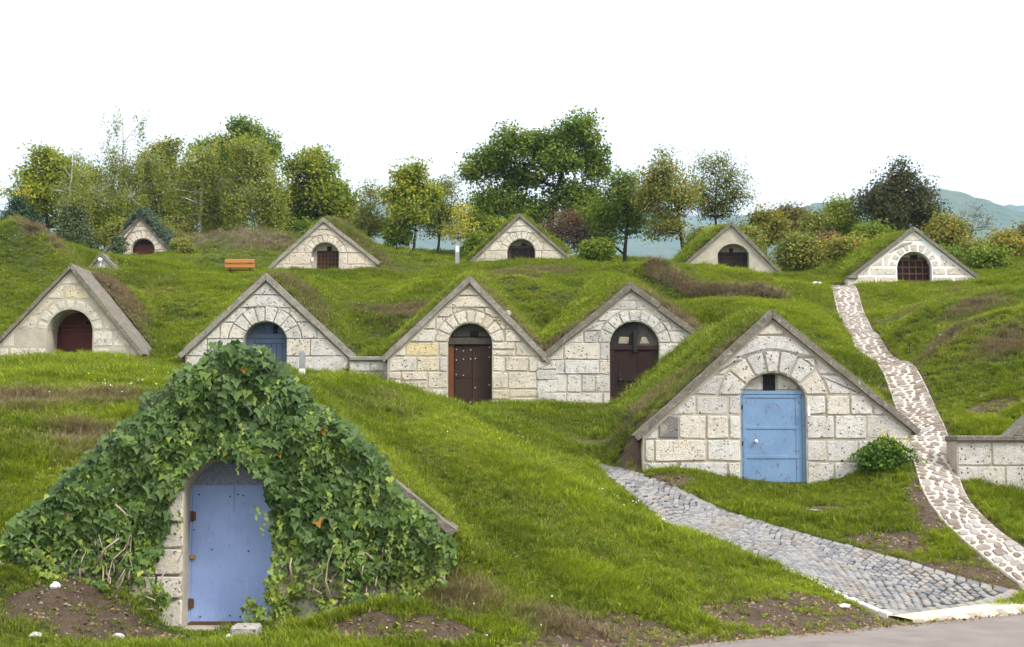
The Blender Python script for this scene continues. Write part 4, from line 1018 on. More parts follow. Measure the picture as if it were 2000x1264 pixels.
root, c = facade('D5', 'wine_cellar', 'upper row cellar with white painted joints and an iron grille gate', lambda c: levels(c, 3, 3), 9, PAL_PINK, 91, mortar='white_joint', joint=.04, proud=(.008, .016), blen=(.9, 1.5), slab_t=.12)
yd = c['Y'] + c['rec']; zt = at(1786, 508, yd)[2]
MB().prism(seg_above(c, c['bz'] - .1), yd + .04, yd + .08).build('lunette', MAT['maroon'], root)
MB().box(lx(c, 0), lx(c, 1), yd - .02, yd + .04, zt, zt + .1, .01).build('lintel_beam', MAT['grey_wood'], root)
MB().prism(seg_above(c, zt + .1), yd + .0, yd + .038).build('lunette_wall', MAT['mortar_dark'], root); vent(root, c, 1789, 501, .26, .18, yd)
for k in range(6): x = lx(c, .02 + .96 * k / 5); MB().tube([(x, yd - .05, c['bz'] - .1), (x, yd - .05, zt)], .022, 5).build('gate_bar', MAT['rust'], root)
for k in range(5): z = c['bz'] + .0 + (zt - c['bz'] - .05) * k / 4; MB().box(lx(c, 0), lx(c, 1), yd - .065, yd - .04, z, z + .035).build('gate_bar', MAT['rust'], root)
# low wing stub at its left foot
lowwall('wall_stub', 'low stone stub at the left foot of the white jointed cellar', at(1655, 546, 47.9)[0], c['lx'] + .1, 47.9, at(1655, 545, 47.9)[2], c['bz'] - .1, 17, ends=0, blen=(.5, .8))

root, c = facade('D1', 'wine_cellar', 'upper row cellar with a hood of ivy and a red door', lambda c: levels(c, 3, 4), 9, PAL_PINK, 101, joint=.018, blen=(.5, 1.0), slab_t=.14)
IVY2_ROOT = root
yd = c['Y'] + c['rec']; zt = at(280, 478, yd)[2]
planks(root, MAT['red'], lx(c, .1), lx(c, 1), 4, yd - .02, yd + .03, c['bz'] - .1, zt, 'board', False)
MB().prism(seg_above(c, zt), yd - .01, yd + .03).build('lunette', MAT['maroon'], root)
MB().box(lx(c, 0), lx(c, .1), yd - .05, yd + .03, c['bz'], zt, .01).build('door_frame', MAT['maroon'], root)

root, c = facade('S', 'gable_top', 'small whitish gable peak with a lamp showing above the red door cellar', lambda c: [c['bz'] - .3, c['bz'], c['bz'] + .4, c['az']], 0, PAL_GREY, 111, mortar='plaster', slab_t=.1, joint=.01, proud=(.002, .006), cat='gable', group='', slab_d=1.2)
p = at(196, 508, 49.9)
MB().ball((p[0], 49.86, p[2]), .09, 8, 6).tube([(p[0], 49.86, p[2]), (p[0] + .02, 49.95, p[2] - .6)], .012, 5).build('lamp', MAT['white'], root, True)

# ------------------------------------------------------------------ leaves
def leaf_cloud(P, N, S, tint, rngl, shape='rhomb', droop=0.0, spin=math.pi):
    """P centres, N outward normals, S sizes -> V, F arrays of small faces"""
    n = len(P); N = N / np.linalg.norm(N, axis=1, keepdims=True)
    up = np.tile(np.array([[0, 0, 1.0]]), (n, 1)) + rngl.normal(0, .25, (n, 3))
    T = up - (up * N).sum(1, keepdims=True) * N; T /= np.linalg.norm(T, axis=1, keepdims=True) + 1e-9
    B = np.cross(N, T); a = rngl.uniform(-spin, spin, n)[:, None]; T, B = T * np.cos(a) + B * np.sin(a), -T * np.sin(a) + B * np.cos(a)
    if shape == 'rhomb':
        pts = [(0, -.5, 0), (.36, .02, .07), (0, .55, -.04), (-.36, .02, .07)]; faces = [(0, 1, 2, 3)]
    else:   # five lobed ivy leaf, folded along its midrib, tip along -T
        pts = [(0, .30, 0), (.30, .42, .05), (.50, .08, .08), (.27, -.10, .05), (0, -.62, -.06), (-.27, -.10, .05), (-.50, .08, .08), (-.30, .42, .05)]
        faces = [(0, 3, 2, 1), (0, 4, 3, 3), (0, 5, 4, 4), (0, 7, 6, 5)]
        faces = [(0, 3, 2, 1), (0, 5, 4, 3), (0, 7, 6, 5)]
    k = len(pts); V = np.zeros((n, k, 3))
    for i, (x, y, z) in enumerate(pts): V[:, i] = P + S[:, None] * (B * x + T * y + N * z)
    F = (np.arange(n)[:, None, None] * k + np.array(faces)[None]).reshape(-1, 4)
    return V.reshape(-1, 3), F, np.repeat(tint, k)

# ------------------------------------------------------------------ trees
DENSE = 3.2
BARK = {'dark': m_wood('dark_bark', (0.05, 0.04, 0.032), (0.028, 0.022, 0.018), .3, .9), 'brown': m_wood('brown_bark', (0.085, 0.065, 0.048), (0.05, 0.04, 0.03), .3, .9)}
def m_birch():
    t = NT('birch_bark'); b = t.mix(t.mr(t.noise(3.5, 4, .6, t.stretch(1, 1, 2.2)), .52, .62), (0.6, 0.57, 0.52), (0.1, 0.09, 0.08)); t.color(b).rough(.8); return t.m
BARK['birch'] = m_birch()
LEAF = {
 'maple': m_leaf('maple_leaf', (0.088, 0.140, 0.014), (0.209, 0.265, 0.024), (0.462, 0.367, 0.040)),
 'dmaple': m_leaf('dark_maple_leaf', (0.068, 0.135, 0.022), (0.147, 0.227, 0.028), (0.452, 0.305, 0.047)),
 'birch': m_leaf('birch_leaf', (0.143, 0.178, 0.028), (0.255, 0.286, 0.044), (0.392, 0.320, 0.062)),
 'oak': m_leaf('oak_leaf', (0.074, 0.132, 0.014), (0.162, 0.230, 0.022), (0.324, 0.287, 0.040)),
 'spruce': m_leaf('conifer_needle', (0.031, 0.061, 0.038), (0.052, 0.086, 0.052), (0.104, 0.131, 0.070), .1),
 'juniper': m_leaf('juniper_needle', (0.061, 0.086, 0.038), (0.104, 0.131, 0.055), (0.157, 0.157, 0.070), .1),
 'russet': m_leaf('russet_leaf', (0.096, 0.104, 0.035), (0.174, 0.157, 0.049), (0.418, 0.174, 0.052)),
 'redbrown': m_leaf('redbrown_leaf', (0.096, 0.070, 0.038), (0.174, 0.104, 0.052), (0.278, 0.157, 0.070)),
 'olive': m_leaf('olive_leaf', (0.107, 0.141, 0.032), (0.217, 0.240, 0.047), (0.435, 0.305, 0.063)),
 'apple': m_leaf('apple_leaf', (0.05, 0.068, 0.024), (0.085, 0.095, 0.035), (0.17, 0.095, 0.04)),
 'yellow': m_leaf('yellow_leaf', (0.209, 0.244, 0.035), (0.418, 0.383, 0.052), (0.600, 0.487, 0.052)),
 'autumn': m_leaf('autumn_leaf', (0.104, 0.148, 0.031), (0.260, 0.260, 0.043), (0.522, 0.244, 0.043)),
}
def tree(name, label, cat, Y, base, lobes, leafm, bark, n_leaf, seed, tr=.13, size=.15, cl=.42, tall=None, weep=0.0, group=None, per=58, tint=(.1, .75), gap=1.0, branches=True, top=None):
    rl = np.random.default_rng(seed); rr = random.Random(seed)
    bx, by, _ = at(base[0], base[1], Y); bz = tz(bx, by); root = empty(name, (bx, by, bz), label, cat, group)
    lob = []
    for L in lobes:
        c_ = at(L[0], L[1], Y); s_ = Y / F_PX; rx, rz = L[2] * s_, L[3] * s_
        lob.append((np.array([c_[0], Y + rr.uniform(-.5, .5) * rx, c_[2]]), rx, min(rx, 1.1 * rz) * 1.0, rz, L[4] if len(L) > 4 else 1.0))
    topc = max(lob, key=lambda q: q[0][2])[0]; topp = np.array(at(*top, Y)) if top else np.array([bx + (topc[0] - bx) * .6, by, bz + (topc[2] - bz) * .85])
    wood = MB(); B0 = np.array([bx, by, bz - .15])
    tp = []
    for k in range(9):
        f = k / 8; p = B0 * (1 - f) + topp * f; w_ = .06 * (topp[2] - bz) * math.sin(f * math.pi)
        p = p + np.array([w_ * math.sin(seed + f * 5) * .5, w_ * math.cos(seed * 1.3 + f * 4) * .5, 0]); tp.append(p)
    rad = [tr * (1.25 if k == 0 else 1) * (1 - .82 * k / 8) for k in range(9)]
    trunk = MB().tube(tp, rad, 8); nodes = [(p, r_) for p, r_ in zip(tp[2:], rad[2:])]
    def branch(a, b, r0, r1, n=5, sag=.1):
        m_ = (a + b) / 2 + np.array([rr.uniform(-.12, .12), rr.uniform(-.12, .12), sag]) * np.linalg.norm(b - a)
        return [(1 - t) ** 2 * a + 2 * t * (1 - t) * m_ + t * t * b for t in (i / n for i in range(n + 1))], [r0 + (r1 - r0) * i / n for i in range(n + 1)]
    for c_, rx, ry, rz, dn in lob:
        cand = [q for q in nodes if q[0][2] < c_[2] - .12 * np.linalg.norm(q[0] - c_)] or nodes[:1]
        q = min(cand, key=lambda q: np.linalg.norm(q[0] - c_) + .5 * rr.random())
        pts, rd = branch(q[0], c_ + np.array([0, 0, .25 * rz]), min(q[1] * .75, tr * .55), tr * .16, 6, .06)
        wood.tube(pts, rd, 5, False); nodes += list(zip(pts[2:], rd[2:]))
    vol = np.array([l[1] * l[3] * l[4] for l in lob]); vol = vol / vol.sum(); n_leaf = n_leaf * DENSE; per = per * 1.2; ncl = max(8, int(n_leaf / per)); P, T_ = [], []
    base_nodes = list(nodes); NP = np.array([q[0] for q in base_nodes])
    for _ in range(ncl):
        li = rr.choices(range(len(lob)), vol)[0]; c_, rx, ry, rz, dn = lob[li]
        d = rl.normal(size=3); d /= np.linalg.norm(d); rad_ = rl.random() ** .42 * (1 + .1 * rl.normal())
        p = c_ + d * np.array([rx, ry, rz]) * rad_
        if p[2] < bz + .25: p[2] = bz + .25 + rl.random() * .4
        if branches:
            dd = np.linalg.norm(NP - p, axis=1) + np.where(NP[:, 2] > p[2], .8, 0); q = base_nodes[int(dd.argmin())]
            pts, rd = branch(q[0], p, min(q[1] * .6, .035), .007, 4, .05); wood.tube(pts, rd, 3, False)
        m_ = max(6, int(per * rl.uniform(.4, 1.5))); off = np.clip(rl.normal(0, 1, (m_, 3)), -1.45, 1.45) * cl * rl.uniform(.6, 1.2) * np.array([1, 1, .7])
        if weep: off[:, 2] -= np.abs(rl.exponential(weep, m_)); off[:, :2] *= .55
        P.append(p + off); tc = rl.uniform(*tint); T_.append(np.clip(tc + rl.normal(0, .13, m_), 0, 1))
    P = np.concatenate(P); T_ = np.concatenate(T_); n = len(P)
    cen = np.mean([l[0] for l in lob], axis=0); N = .75 * rl.normal(size=(n, 3)) + .8 * (P - cen) / (np.linalg.norm(P - cen, axis=1, keepdims=True) + 1e-6) + np.array([0, 0, .5])
    V, F, tt = leaf_cloud(P, N, .8 * size * rl.uniform(.6, 1.35, n), T_, rl)
    trunk.build('trunk', BARK[bark], root, True)
    if wood.v: wood.build('branches', BARK[bark], root, True)
    np_mesh('crown', V, F, LEAF[leafm], root, {'tint': tt}); return root
GT = 'trees behind the cellars'
tree('maple_tree', 'broad yellow-green maple at the far left of the tree line', 'tree', 80, (95, 485), [(85, 380, 55, 50), (50, 425, 35, 40), (120, 335, 45, 40), (155, 425, 35, 40), (90, 308, 28, 20), (65, 350, 30, 25)], 'maple', 'dark', 6500, 1, .16, .2, .45, group=GT, tint=(.2, .95))
tree('birch_tree', 'thin birch with a bare pale trunk rising beside the far left maple', 'tree', 77, (141, 490), [(140, 315, 26, 30), (120, 360, 25, 30), (165, 350, 25, 35), (150, 390, 35, 35)], 'birch', 'birch', 1700, 2, .11, .14, .35, weep=.4, group=GT, per=34, top=(141, 290))
tree('birch_tree', 'tallest wispy birch with thin windblown top twigs', 'tree', 79, (240, 480), [(222, 235, 22, 45, .3), (275, 250, 18, 45, .3), (210, 300, 28, 40, .6), (250, 330, 45, 45), (300, 320, 30, 40, .8), (200, 390, 40, 50), (260, 400, 40, 40)], 'birch', 'birch', 4700, 3, .13, .14, .32, weep=.55, group=GT, per=32, top=(236, 205), tint=(.0, .6))
tree('maple_tree', 'dense olive green tree right of the wispy tall birch', 'tree', 83, (325, 470), [(310, 325, 38, 40), (350, 365, 42, 45), (285, 380, 40, 45), (330, 295, 25, 20), (340, 420, 45, 30)], 'olive', 'dark', 6500, 4, .16, .19, .45, group=GT, tint=(.1, .8))
tree('birch_tree', 'drooping birch with a grey-white trunk behind the ivy hooded cellar slope', 'tree', 76, (391, 458), [(390, 320, 38, 40), (355, 370, 35, 40), (425, 370, 38, 42), (400, 290, 25, 22), (400, 415, 45, 25)], 'birch', 'birch', 5200, 5, .12, .15, .38, weep=.5, group=GT, per=45, top=(392, 300), tint=(.1, .7))
tree('maple_tree', 'dark maple standing tallest behind the white trunked birch', 'tree', 87, (480, 465), [(478, 262, 34, 26), (430, 290, 30, 28), (520, 285, 24, 28), (405, 300, 22, 22), (480, 310, 60, 35), (470, 250, 18, 15)], 'dmaple', 'dark', 6000, 6, .17, .22, .5, group=GT, tint=(.1, .8))
tree('birch_tree', 'full pale green birch with a bright white leaning trunk', 'tree', 75, (507, 473), [(495, 310, 42, 42), (535, 365, 35, 50), (460, 365, 38, 45), (500, 390, 50, 40), (470, 290, 28, 24), (540, 415, 30, 25)], 'birch', 'birch', 7500, 7, .13, .15, .38, weep=.5, group=GT, per=48, top=(488, 300), tint=(.2, .75))
tree('maple_tree', 'round green maple with yellow top above the lattice door cellar', 'tree', 79, (622, 470), [(620, 335, 42, 38), (585, 385, 42, 42), (655, 385, 40, 40), (605, 308, 26, 18), (672, 410, 20, 25), (575, 330, 20, 25), (620, 420, 55, 30)], 'maple', 'dark', 8000, 8, .16, .2, .45, group=GT, tint=(.0, .85))
tree('maple_tree', 'green tree filling the gap left of the tallest wispy birch', 'tree', 86, (190, 480), [(185, 350, 30, 34), (170, 395, 36, 36), (205, 410, 36, 38), (195, 440, 50, 24)], 'olive', 'dark', 5200, 71, .14, .19, .45, group=GT, tint=(.1, .8))
tree('maple_tree', 'shady green tree between the grey-white birch and the dark maple', 'tree', 88, (430, 470), [(425, 350, 36, 36), (445, 400, 42, 40), (400, 395, 36, 36)], 'dmaple', 'dark', 5000, 72, .14, .2, .45, group=GT, tint=(.1, .8))
tree('spruce_tree', 'dark blue-green conifer at the left edge', 'tree', 73, (38, 492), [(38, 452, 38, 34), (34, 420, 24, 22), (62, 470, 28, 20), (15, 465, 25, 25), (36, 400, 10, 12)], 'spruce', 'dark', 6000, 9, .13, .14, .3, group=GT, tint=(0, .7))
tree('juniper_bush', 'dark grey-green upright juniper left of the ivy hooded cellar', 'bush', 58, (152, 508), [(146, 425, 18, 28), (150, 460, 28, 34), (163, 484, 20, 18), (134, 470, 20, 28)], 'juniper', 'brown', 6500, 10, .07, .1, .22, tint=(0, .8))
tree('small_tree', 'thin grey-green sapling left of the yellow maple', 'tree', 72, (722, 472), [(725, 385, 24, 32, .7), (708, 420, 28, 26), (746, 432, 24, 24), (720, 445, 35, 20)], 'olive', 'brown', 2200, 11, .07, .13, .35, group=GT, per=30, tint=(.2, .8))
tree('maple_tree', 'small yellowing maple with bare lower trunk right of the lattice door cellar', 'tree', 70, (808, 478), [(800, 348, 30, 26), (782, 388, 32, 28), (830, 382, 28, 28), (808, 332, 20, 13), (800, 420, 38, 20)], 'maple', 'dark', 3300, 12, .09, .19, .38, group=GT, tint=(.3, .85), per=45)
tree('small_tree', 'loose silvery green tree beside the small yellowing maple', 'tree', 72, (852, 482), [(862, 382, 30, 28), (884, 415, 28, 26), (842, 425, 32, 26), (868, 360, 20, 14), (860, 445, 35, 22)], 'olive', 'dark', 2800, 13, .09, .13, .4, group=GT, per=30, tint=(0, .7))
tree('small_tree', 'slender pale yellow tree next to the grey post', 'tree', 66, (893, 503), [(902, 425, 20, 24), (888, 455, 22, 18), (915, 455, 16, 16)], 'yellow', 'dark', 420, 14, .05, .13, .35, group=GT, per=26, tint=(.1, .8))
tree('oak_tree', 'largest spreading oak rising behind the centre upper cellar', 'tree', 73, (1065, 512), [(955, 318, 44, 32), (1000, 288, 40, 30), (1055, 280, 36, 30), (1128, 268, 44, 30), (1158, 305, 34, 28), (1090, 320, 40, 30), (1015, 345, 55, 28), (1115, 380, 55, 30), (955, 395, 45, 32), (1172, 340, 25, 24), (935, 440, 35, 30), (1138, 238, 22, 14), (1035, 415, 55, 35), (920, 340, 16, 14), (1150, 420, 35, 30)], 'oak', 'dark', 15000, 15, .26, .2, .42, group=GT, tint=(.0, .75))
tree('red_shrub', 'twiggy red-brown shrub at the right foot of the big oak', 'bush', 67, (1112, 500), [(1108, 440, 38, 26), (1078, 462, 30, 24), (1142, 468, 28, 24)], 'redbrown', 'brown', 2600, 16, .06, .12, .35, per=30)
tree('orchard_tree', 'dark trunked tree standing right of the oak at the gap', 'tree', 66, (1222, 523), [(1212, 385, 40, 32), (1185, 420, 36, 30), (1245, 425, 32, 34), (1220, 355, 32, 18), (1180, 465, 28, 22), (1255, 385, 22, 20)], 'oak', 'dark', 4600, 17, .13, .15, .38, group=GT, per=42, tint=(0, .8))
tree('orchard_tree', 'rust tinged tree with a leaning trunk left of the plastered cellar', 'tree', 64, (1338, 500), [(1298, 340, 34, 28), (1275, 385, 34, 34), (1325, 385, 40, 34), (1295, 308, 18, 16), (1300, 440, 40, 28), (1275, 350, 26, 24)], 'olive', 'dark', 4200, 18, .11, .14, .36, group=GT, per=36, tint=(.1, .95), top=(1300, 330))
tree('orchard_tree', 'open vase shaped tree behind the plastered cellar', 'tree', 66, (1390, 480), [(1375, 325, 30, 26, .6), (1410, 320, 26, 26, .6), (1425, 355, 32, 32, .7), (1362, 375, 34, 34, .8), (1448, 385, 28, 18, .8), (1405, 400, 45, 28)], 'olive', 'dark', 3200, 19, .12, .12, .36, group=GT, per=26, tint=(0, .6))
tree('dark_tree', 'dark rounded tree behind the white jointed cellar', 'tree', 62, (1755, 478), [(1748, 380, 50, 34), (1792, 388, 42, 34), (1708, 400, 40, 40), (1762, 342, 36, 24), (1802, 420, 38, 28), (1740, 430, 50, 34), (1765, 322, 16, 10)], 'apple', 'dark', 5600, 20, .17, .15, .34, group=GT, tint=(0, .85))
b_ = tree('bare_shrub', 'leafless grey shrub against the far hill at right', 'bush', 60, (1893, 480), [(1905, 420, 30, 28), (1880, 430, 20, 20), (1930, 440, 18, 16)], 'redbrown', 'brown', 160, 21, .05, .07, .3, per=4)
GB = 'bushes along the back of the plateau'
BUSH = [(1452, 470, 30, 34, 'olive', 61, 'olive bush right behind the plastered cellar'), (1495, 440, 40, 38, 'autumn', 66, 'yellowish bush right of the vase shaped tree'), (1545, 430, 38, 34, 'russet', 67, 'brownish bush in the middle of the right thicket'),
        (1595, 448, 36, 40, 'olive', 64, 'olive green bush left of the tall yellow-green one'), (1640, 425, 28, 48, 'maple', 65, 'tall yellow-green bush left of the dark rounded tree'), (1560, 490, 50, 30, 'olive', 58, 'low dull bush above the top end of the stone footpath'),
        (1655, 500, 38, 22, 'autumn', 54, 'low orange-yellow bush beside the white jointed cellar'), (1700, 465, 40, 36, 'oak', 58, 'fresh green bush in front of the dark rounded tree'), (1620, 480, 30, 26, 'redbrown', 60, 'purplish twiggy bush in the right thicket'),
        (1850, 450, 34, 30, 'autumn', 60, 'yellow-green bush right of the dark rounded tree'), (1835, 505, 32, 24, 'oak', 56, 'green bush right behind the white jointed gable'), (1895, 500, 36, 28, 'olive', 57, 'dull olive bush below the leafless shrub'),
        (1962, 480, 38, 28, 'autumn', 58, 'orange tinged bush near the right edge'), (2010, 465, 34, 30, 'russet', 60, 'russet bush cut by the right edge'), (1925, 515, 34, 18, 'oak', 55, 'low dark bush on the right hilltop'),
        (245, 455, 45, 28, 'olive', 74, 'bush behind the ivy hood of the red door cellar'), (205, 440, 30, 45, 'maple', 78, 'yellow-green bush between juniper and ivy hood'), (440, 440, 40, 22, 'dmaple', 80, 'shaded bush between the two white trunks'),
        (560, 440, 34, 34, 'dmaple', 80, 'dark bush right of the white leaning birch'), (595, 455, 30, 24, 'oak', 76, 'low green bush at the foot of the round maple'), (675, 455, 30, 20, 'olive', 72, 'low bush over the lattice door mound'),
        (775, 450, 26, 22, 'oak', 70, 'low green bush under the small yellowing maple'), (935, 480, 28, 26, 'oak', 66, 'green bush left behind the centre upper cellar'), (975, 455, 34, 30, 'maple', 70, 'yellow-green bush under the left side of the oak'),
        (1165, 490, 30, 22, 'oak', 64, 'green bush between the oak and the dark trunked tree'), (1375, 470, 32, 26, 'olive', 62, 'bush filling the gap left of the plastered gable'), (110, 480, 24, 20, 'redbrown', 74, 'reddish low bush between conifer and juniper'), (345, 440, 30, 20, 'olive', 76, 'low bush behind the slope left of the grey-white birch'), (525, 455, 26, 18, 'olive', 77, 'small bush at the foot of the white leaning birch')]
for i, (px, py, rx, ry, lm, Y, lb) in enumerate(BUSH):
    tree('bush', lb, 'bush', Y, (px, py + ry + 6), [(px - rx * .3, py + ry * .2, rx * .55, ry * .6), (px + rx * .35, py + ry * .1, rx * .5, ry * .6), (px, py - ry * .3, rx * .5, ry * .5), (px + rx * .1, py + ry * .5, rx * .8, ry * .4)], lm, 'brown', int(2.0 * rx * ry) + 600, 200 + i, .05, .15, .34, group=GB, per=40, tint=(.05, .85))
# little bush at the right foot of the ivy hooded cellar
tree('round_bush', 'round olive bush at the right foot of the ivy hooded cellar', 'bush', 64.5, (360, 503), [(352, 478, 13, 13), (364, 485, 14, 14), (350, 490, 10, 10)], 'olive', 'brown', 2200, 300, .04, .1, .18, tint=(.2, .8))

# ------------------------------------------------------------------ ivy
LEAF['ivy'] = m_leaf('ivy_leaf', (0.02, 0.05, 0.010), (0.08, 0.14, 0.024), (0.27, 0.33, 0.045), .15, .5, .3)
LEAF['ivy_orange'] = m_leaf('withered_ivy_leaf', (0.2, 0.08, 0.02), (0.3, 0.13, 0.03), (0.35, 0.2, 0.05), .15)
IV = [(370, 700), (410, 678), (455, 671), (505, 680), (548, 722), (605, 772), (685, 832), (752, 903), (768, 950), (840, 1015), (895, 1068), (885, 1120), (845, 1185), (700, 1200), (585, 1200), (560, 1215), (500, 1275), (470, 1262), (492, 1185), (522, 1150), (532, 1085), (522, 985), (510, 935), (480, 906), (442, 894), (402, 900), (362, 930), (334, 958), (326, 1050), (302, 1130), (322, 1195), (300, 1218), (232, 1165), (150, 1162), (60, 1185), (10, 1165), (-12, 1085), (20, 1020), (112, 945), (165, 882), (246, 812), (310, 758)]
rl = np.random.default_rng(99)
Q = rl.uniform((-40, 655), (915, 1285), (60000, 2))
amp = 9 + 22 * sstep(1080, 1180, Q[:, 1])
jx = Q[:, 0] + amp * (vn(Q[:, 0], Q[:, 1], 22, 3) - .5) * 2; jy = Q[:, 1] + amp * (vn(Q[:, 0], Q[:, 1], 22, 4) - .5) * 2
Q = Q[pip(jx, jy, IV) & (rl.random(len(Q)) < 1 - .8 * sstep(1000, 1150, Q[:, 1]) * (vn(Q[:, 0], Q[:, 1], 24, 21) > .42))][:18000]
YA = CELL['A']['Y']
thick = .04 + .42 * np.clip(vn(Q[:, 0], Q[:, 1], 70, 8) * .7 + vn(Q[:, 0], Q[:, 1], 30, 9) * .5, 0, 1)
lowf = sstep(1000, 1180, Q[:, 1])
dep = YA - .06 - thick * np.sqrt(rl.random(len(Q)))
# over the roof edges the ivy folds back onto the mound
ca = CELL['A']
W = np.array([at(q[0], q[1], d) for q, d in zip(Q, dep)])
zl = np.where(W[:, 0] < ca['ax'], ca['az'] - ca['sl'] * (ca['ax'] - W[:, 0]), ca['az'] - ca['sr'] * (W[:, 0] - ca['ax'])) + .1
over = np.clip(W[:, 2] - zl, 0, None); W[:, 1] += np.clip(over * 2.2, 0, .8) * rl.random(len(W))
W[:, 2] = np.maximum(W[:, 2], terrain_z(W[:, 0], W[:, 1] * 0 + YA - .3) + .03)
Nn = np.stack([rl.normal(0, .45, len(W)), -1.0 + rl.normal(0, .25, len(W)), .35 + rl.normal(0, .45, len(W))], 1)
Nn[:, 2] += np.where(over > 0, .6, 0)
tint = np.clip(.02 + .42 * vn(Q[:, 0], Q[:, 1], 90, 14) + .3 * vn(Q[:, 0], Q[:, 1], 30, 12) + .12 * rl.normal(size=len(Q)) + .32 * lowf + np.where(rl.random(len(Q)) < .05 + .06 * lowf, .5, 0), 0, 1)
S = (.045 + .1 * rl.random(len(Q)) ** 1.3) * (1 - .35 * lowf)
# a coarser inner layer so no wall shows through
iv = empty('ivy', (at(450, 1228, YA - .2)[0], YA - .2, 0), 'thick dark green ivy covering the front left gable', 'ivy')
dist = (YA - W[:, 1]); big = np.argsort(-(S + .06 * (dist > .2) * rl.random(len(S)) - .06 * (dist < .12)))[:260]; mask = np.ones(len(Q), bool); mask[big] = False
V, F, tt = leaf_cloud(W[mask], Nn[mask], S[mask], tint[mask], rl, 'ivy', spin=.6)
tag(np_mesh('leaves', V, F, LEAF['ivy'], iv, {'tint': tt}), kind='stuff')
LM = []
for k in range(10):
    V, F, tt = leaf_cloud(np.zeros((1, 3)), np.array([[rl.normal(0, .3), -1, .3 + rl.normal(0, .3)]]), np.ones(1), np.array([.1 + .07 * k]), rl, 'ivy', spin=.6)
    o = np_mesh('leaf', V, F, LEAF['ivy'] if k < 9 else LEAF['ivy_orange'], None, {'tint': tt}); LM.append(o.data); bpy.data.objects.remove(o)
for i, k in enumerate(big):
    o = bpy.data.objects.new('leaf', LM[i % 10 if rl.random() < .3 else rl.integers(0, 9)]); o.location = Vector(W[k] + np.array([0, -.015, 0])) - iv.location; s_ = S[k] * 1.08; o.scale = (s_, s_, s_); COL.objects.link(o); o.parent = iv
MAT['ivy_stem'] = m_wood('pale_ivy_stem', (0.42, 0.34, 0.25), (0.28, 0.22, 0.16))
for pts in ([(668, 1160), (672, 1110), (676, 1070), (679, 1040)], [(645, 1165), (636, 1135), (640, 1100), (652, 1065)], [(628, 1160), (612, 1150), (618, 1128), (630, 1118), (624, 1105)], [(228, 1160), (240, 1130), (246, 1110), (222, 1150)], [(275, 1190), (300, 1190), (302, 1172), (285, 1165)], [(186, 1105), (205, 1072), (232, 1052)], [(706, 1125), (709, 1105)], [(690, 1140), (678, 1132)], [(225, 985), (250, 1008)], [(215, 965), (222, 955)], [(570, 1130), (566, 1105), (570, 1090)]):
    d = YA - .42; P = [at(px, py, d - .02 * (k % 2)) for k, (px, py) in enumerate(pts)]
    MB().tube(P, [.014 - .006 * k / len(P) for k in range(len(P))], 6).build('stem', MAT['ivy_stem'], iv, True)
for k in range(16):
    px_ = rl.choice([rl.uniform(560, 800), rl.uniform(60, 310)]); py_ = rl.uniform(1130, 1175); n_ = 7; dr_ = rl.normal(0, 6); P = []
    for q in range(n_): P.append(at(px_ + dr_ * q + rl.normal(0, 4), py_ - q * rl.uniform(10, 18), YA - .3 - .1 * math.sin(q * .9 + k)))
    MB().tube(P, [.011 - .007 * q / n_ for q in range(n_)], 5).build('stem', MAT['ivy_stem'], iv, True)
# hanging young shoots
SP, SN, SS, ST = [], [], [], []
for (px, py, ln) in ((468, 830, 100), (430, 850, 40), (700, 960, 60), (760, 1040, 60), (640, 960, 50), (350, 1000, 40), (520, 760, 40), (720, 1000, 60), (790, 1030, 60), (735, 950, 50), (500, 990, 30), (515, 1000, 50), (360, 830, 40), (640, 800, 40), (770, 1010, 45), (545, 1020, 60), (590, 900, 40)):
    for k in range(int(ln / 4)):
        p = at(px + rl.normal(0, 2) + 4 * math.sin(k * .5), py + k * 4, YA - .42); SP.append(p); SN.append((rl.normal(0, .5), -1, .3)); SS.append(.06 - .03 * k / (ln / 4)); ST.append(.75 + rl.normal(0, .1))
V, F, tt = leaf_cloud(np.array(SP), np.array(SN), np.array(SS), np.array(ST), rl, 'ivy'); tag(np_mesh('shoots', V, F, LEAF['ivy'], iv, {'tint': tt}), kind='stuff')
# ivy hood on the upper left cellar
c = CELL['D1']; n = 5200
s_ = rl.random(n); side = np.where(rl.random(n) < .72, 1, -1)
s_ = np.where(side < 0, s_ * .35, s_)
L_ = np.where(side > 0, c['rx'] - c['ax'], c['ax'] - c['lx']); X = c['ax'] + side * s_ * L_ * 1.12
Z = c['az'] - np.where(side > 0, c['sr'], c['sl']) * np.abs(X - c['ax']) + .14 + np.abs(rl.normal(0, .13, n)) + .25 * rl.random(n); Yv = c['Y'] - .22 + rl.random(n) * 2.6
Z = Z + .25 * (Yv - c['Y'] + .25) / 2.6
n2 = 700; X2 = at(233, 480, c['Y'])[0] + rl.normal(0, .16, n2); Z2 = at(0, 502, c['Y'])[2] + rl.random(n2) * 1.0; Y2 = c['Y'] - .12 - rl.random(n2) * .2
P = np.stack([np.r_[X, X2], np.r_[Yv, Y2], np.r_[Z, Z2]], 1); N_ = rl.normal(size=(n + n2, 3)) * .5 + np.array([0, -.8, .6])
LEAF['ivy_old'] = m_leaf('grey_green_ivy', (0.03, 0.05, 0.032), (0.06, 0.08, 0.05), (0.12, 0.15, 0.05), .1)
iv2 = empty('ivy', (c['ax'], c['Y'] - .2, c['az']), 'grey-green ivy hood draped over the upper left gable', 'ivy')
V, F, tt = leaf_cloud(P, N_, rl.uniform(.1, .19, n + n2), np.clip(np.r_[rl.uniform(0, .55, n), rl.uniform(.55, 1, n2)], 0, 1), rl); tag(np_mesh('leaves', V, F, LEAF['ivy_old'], iv2, {'tint': tt}), kind='stuff')
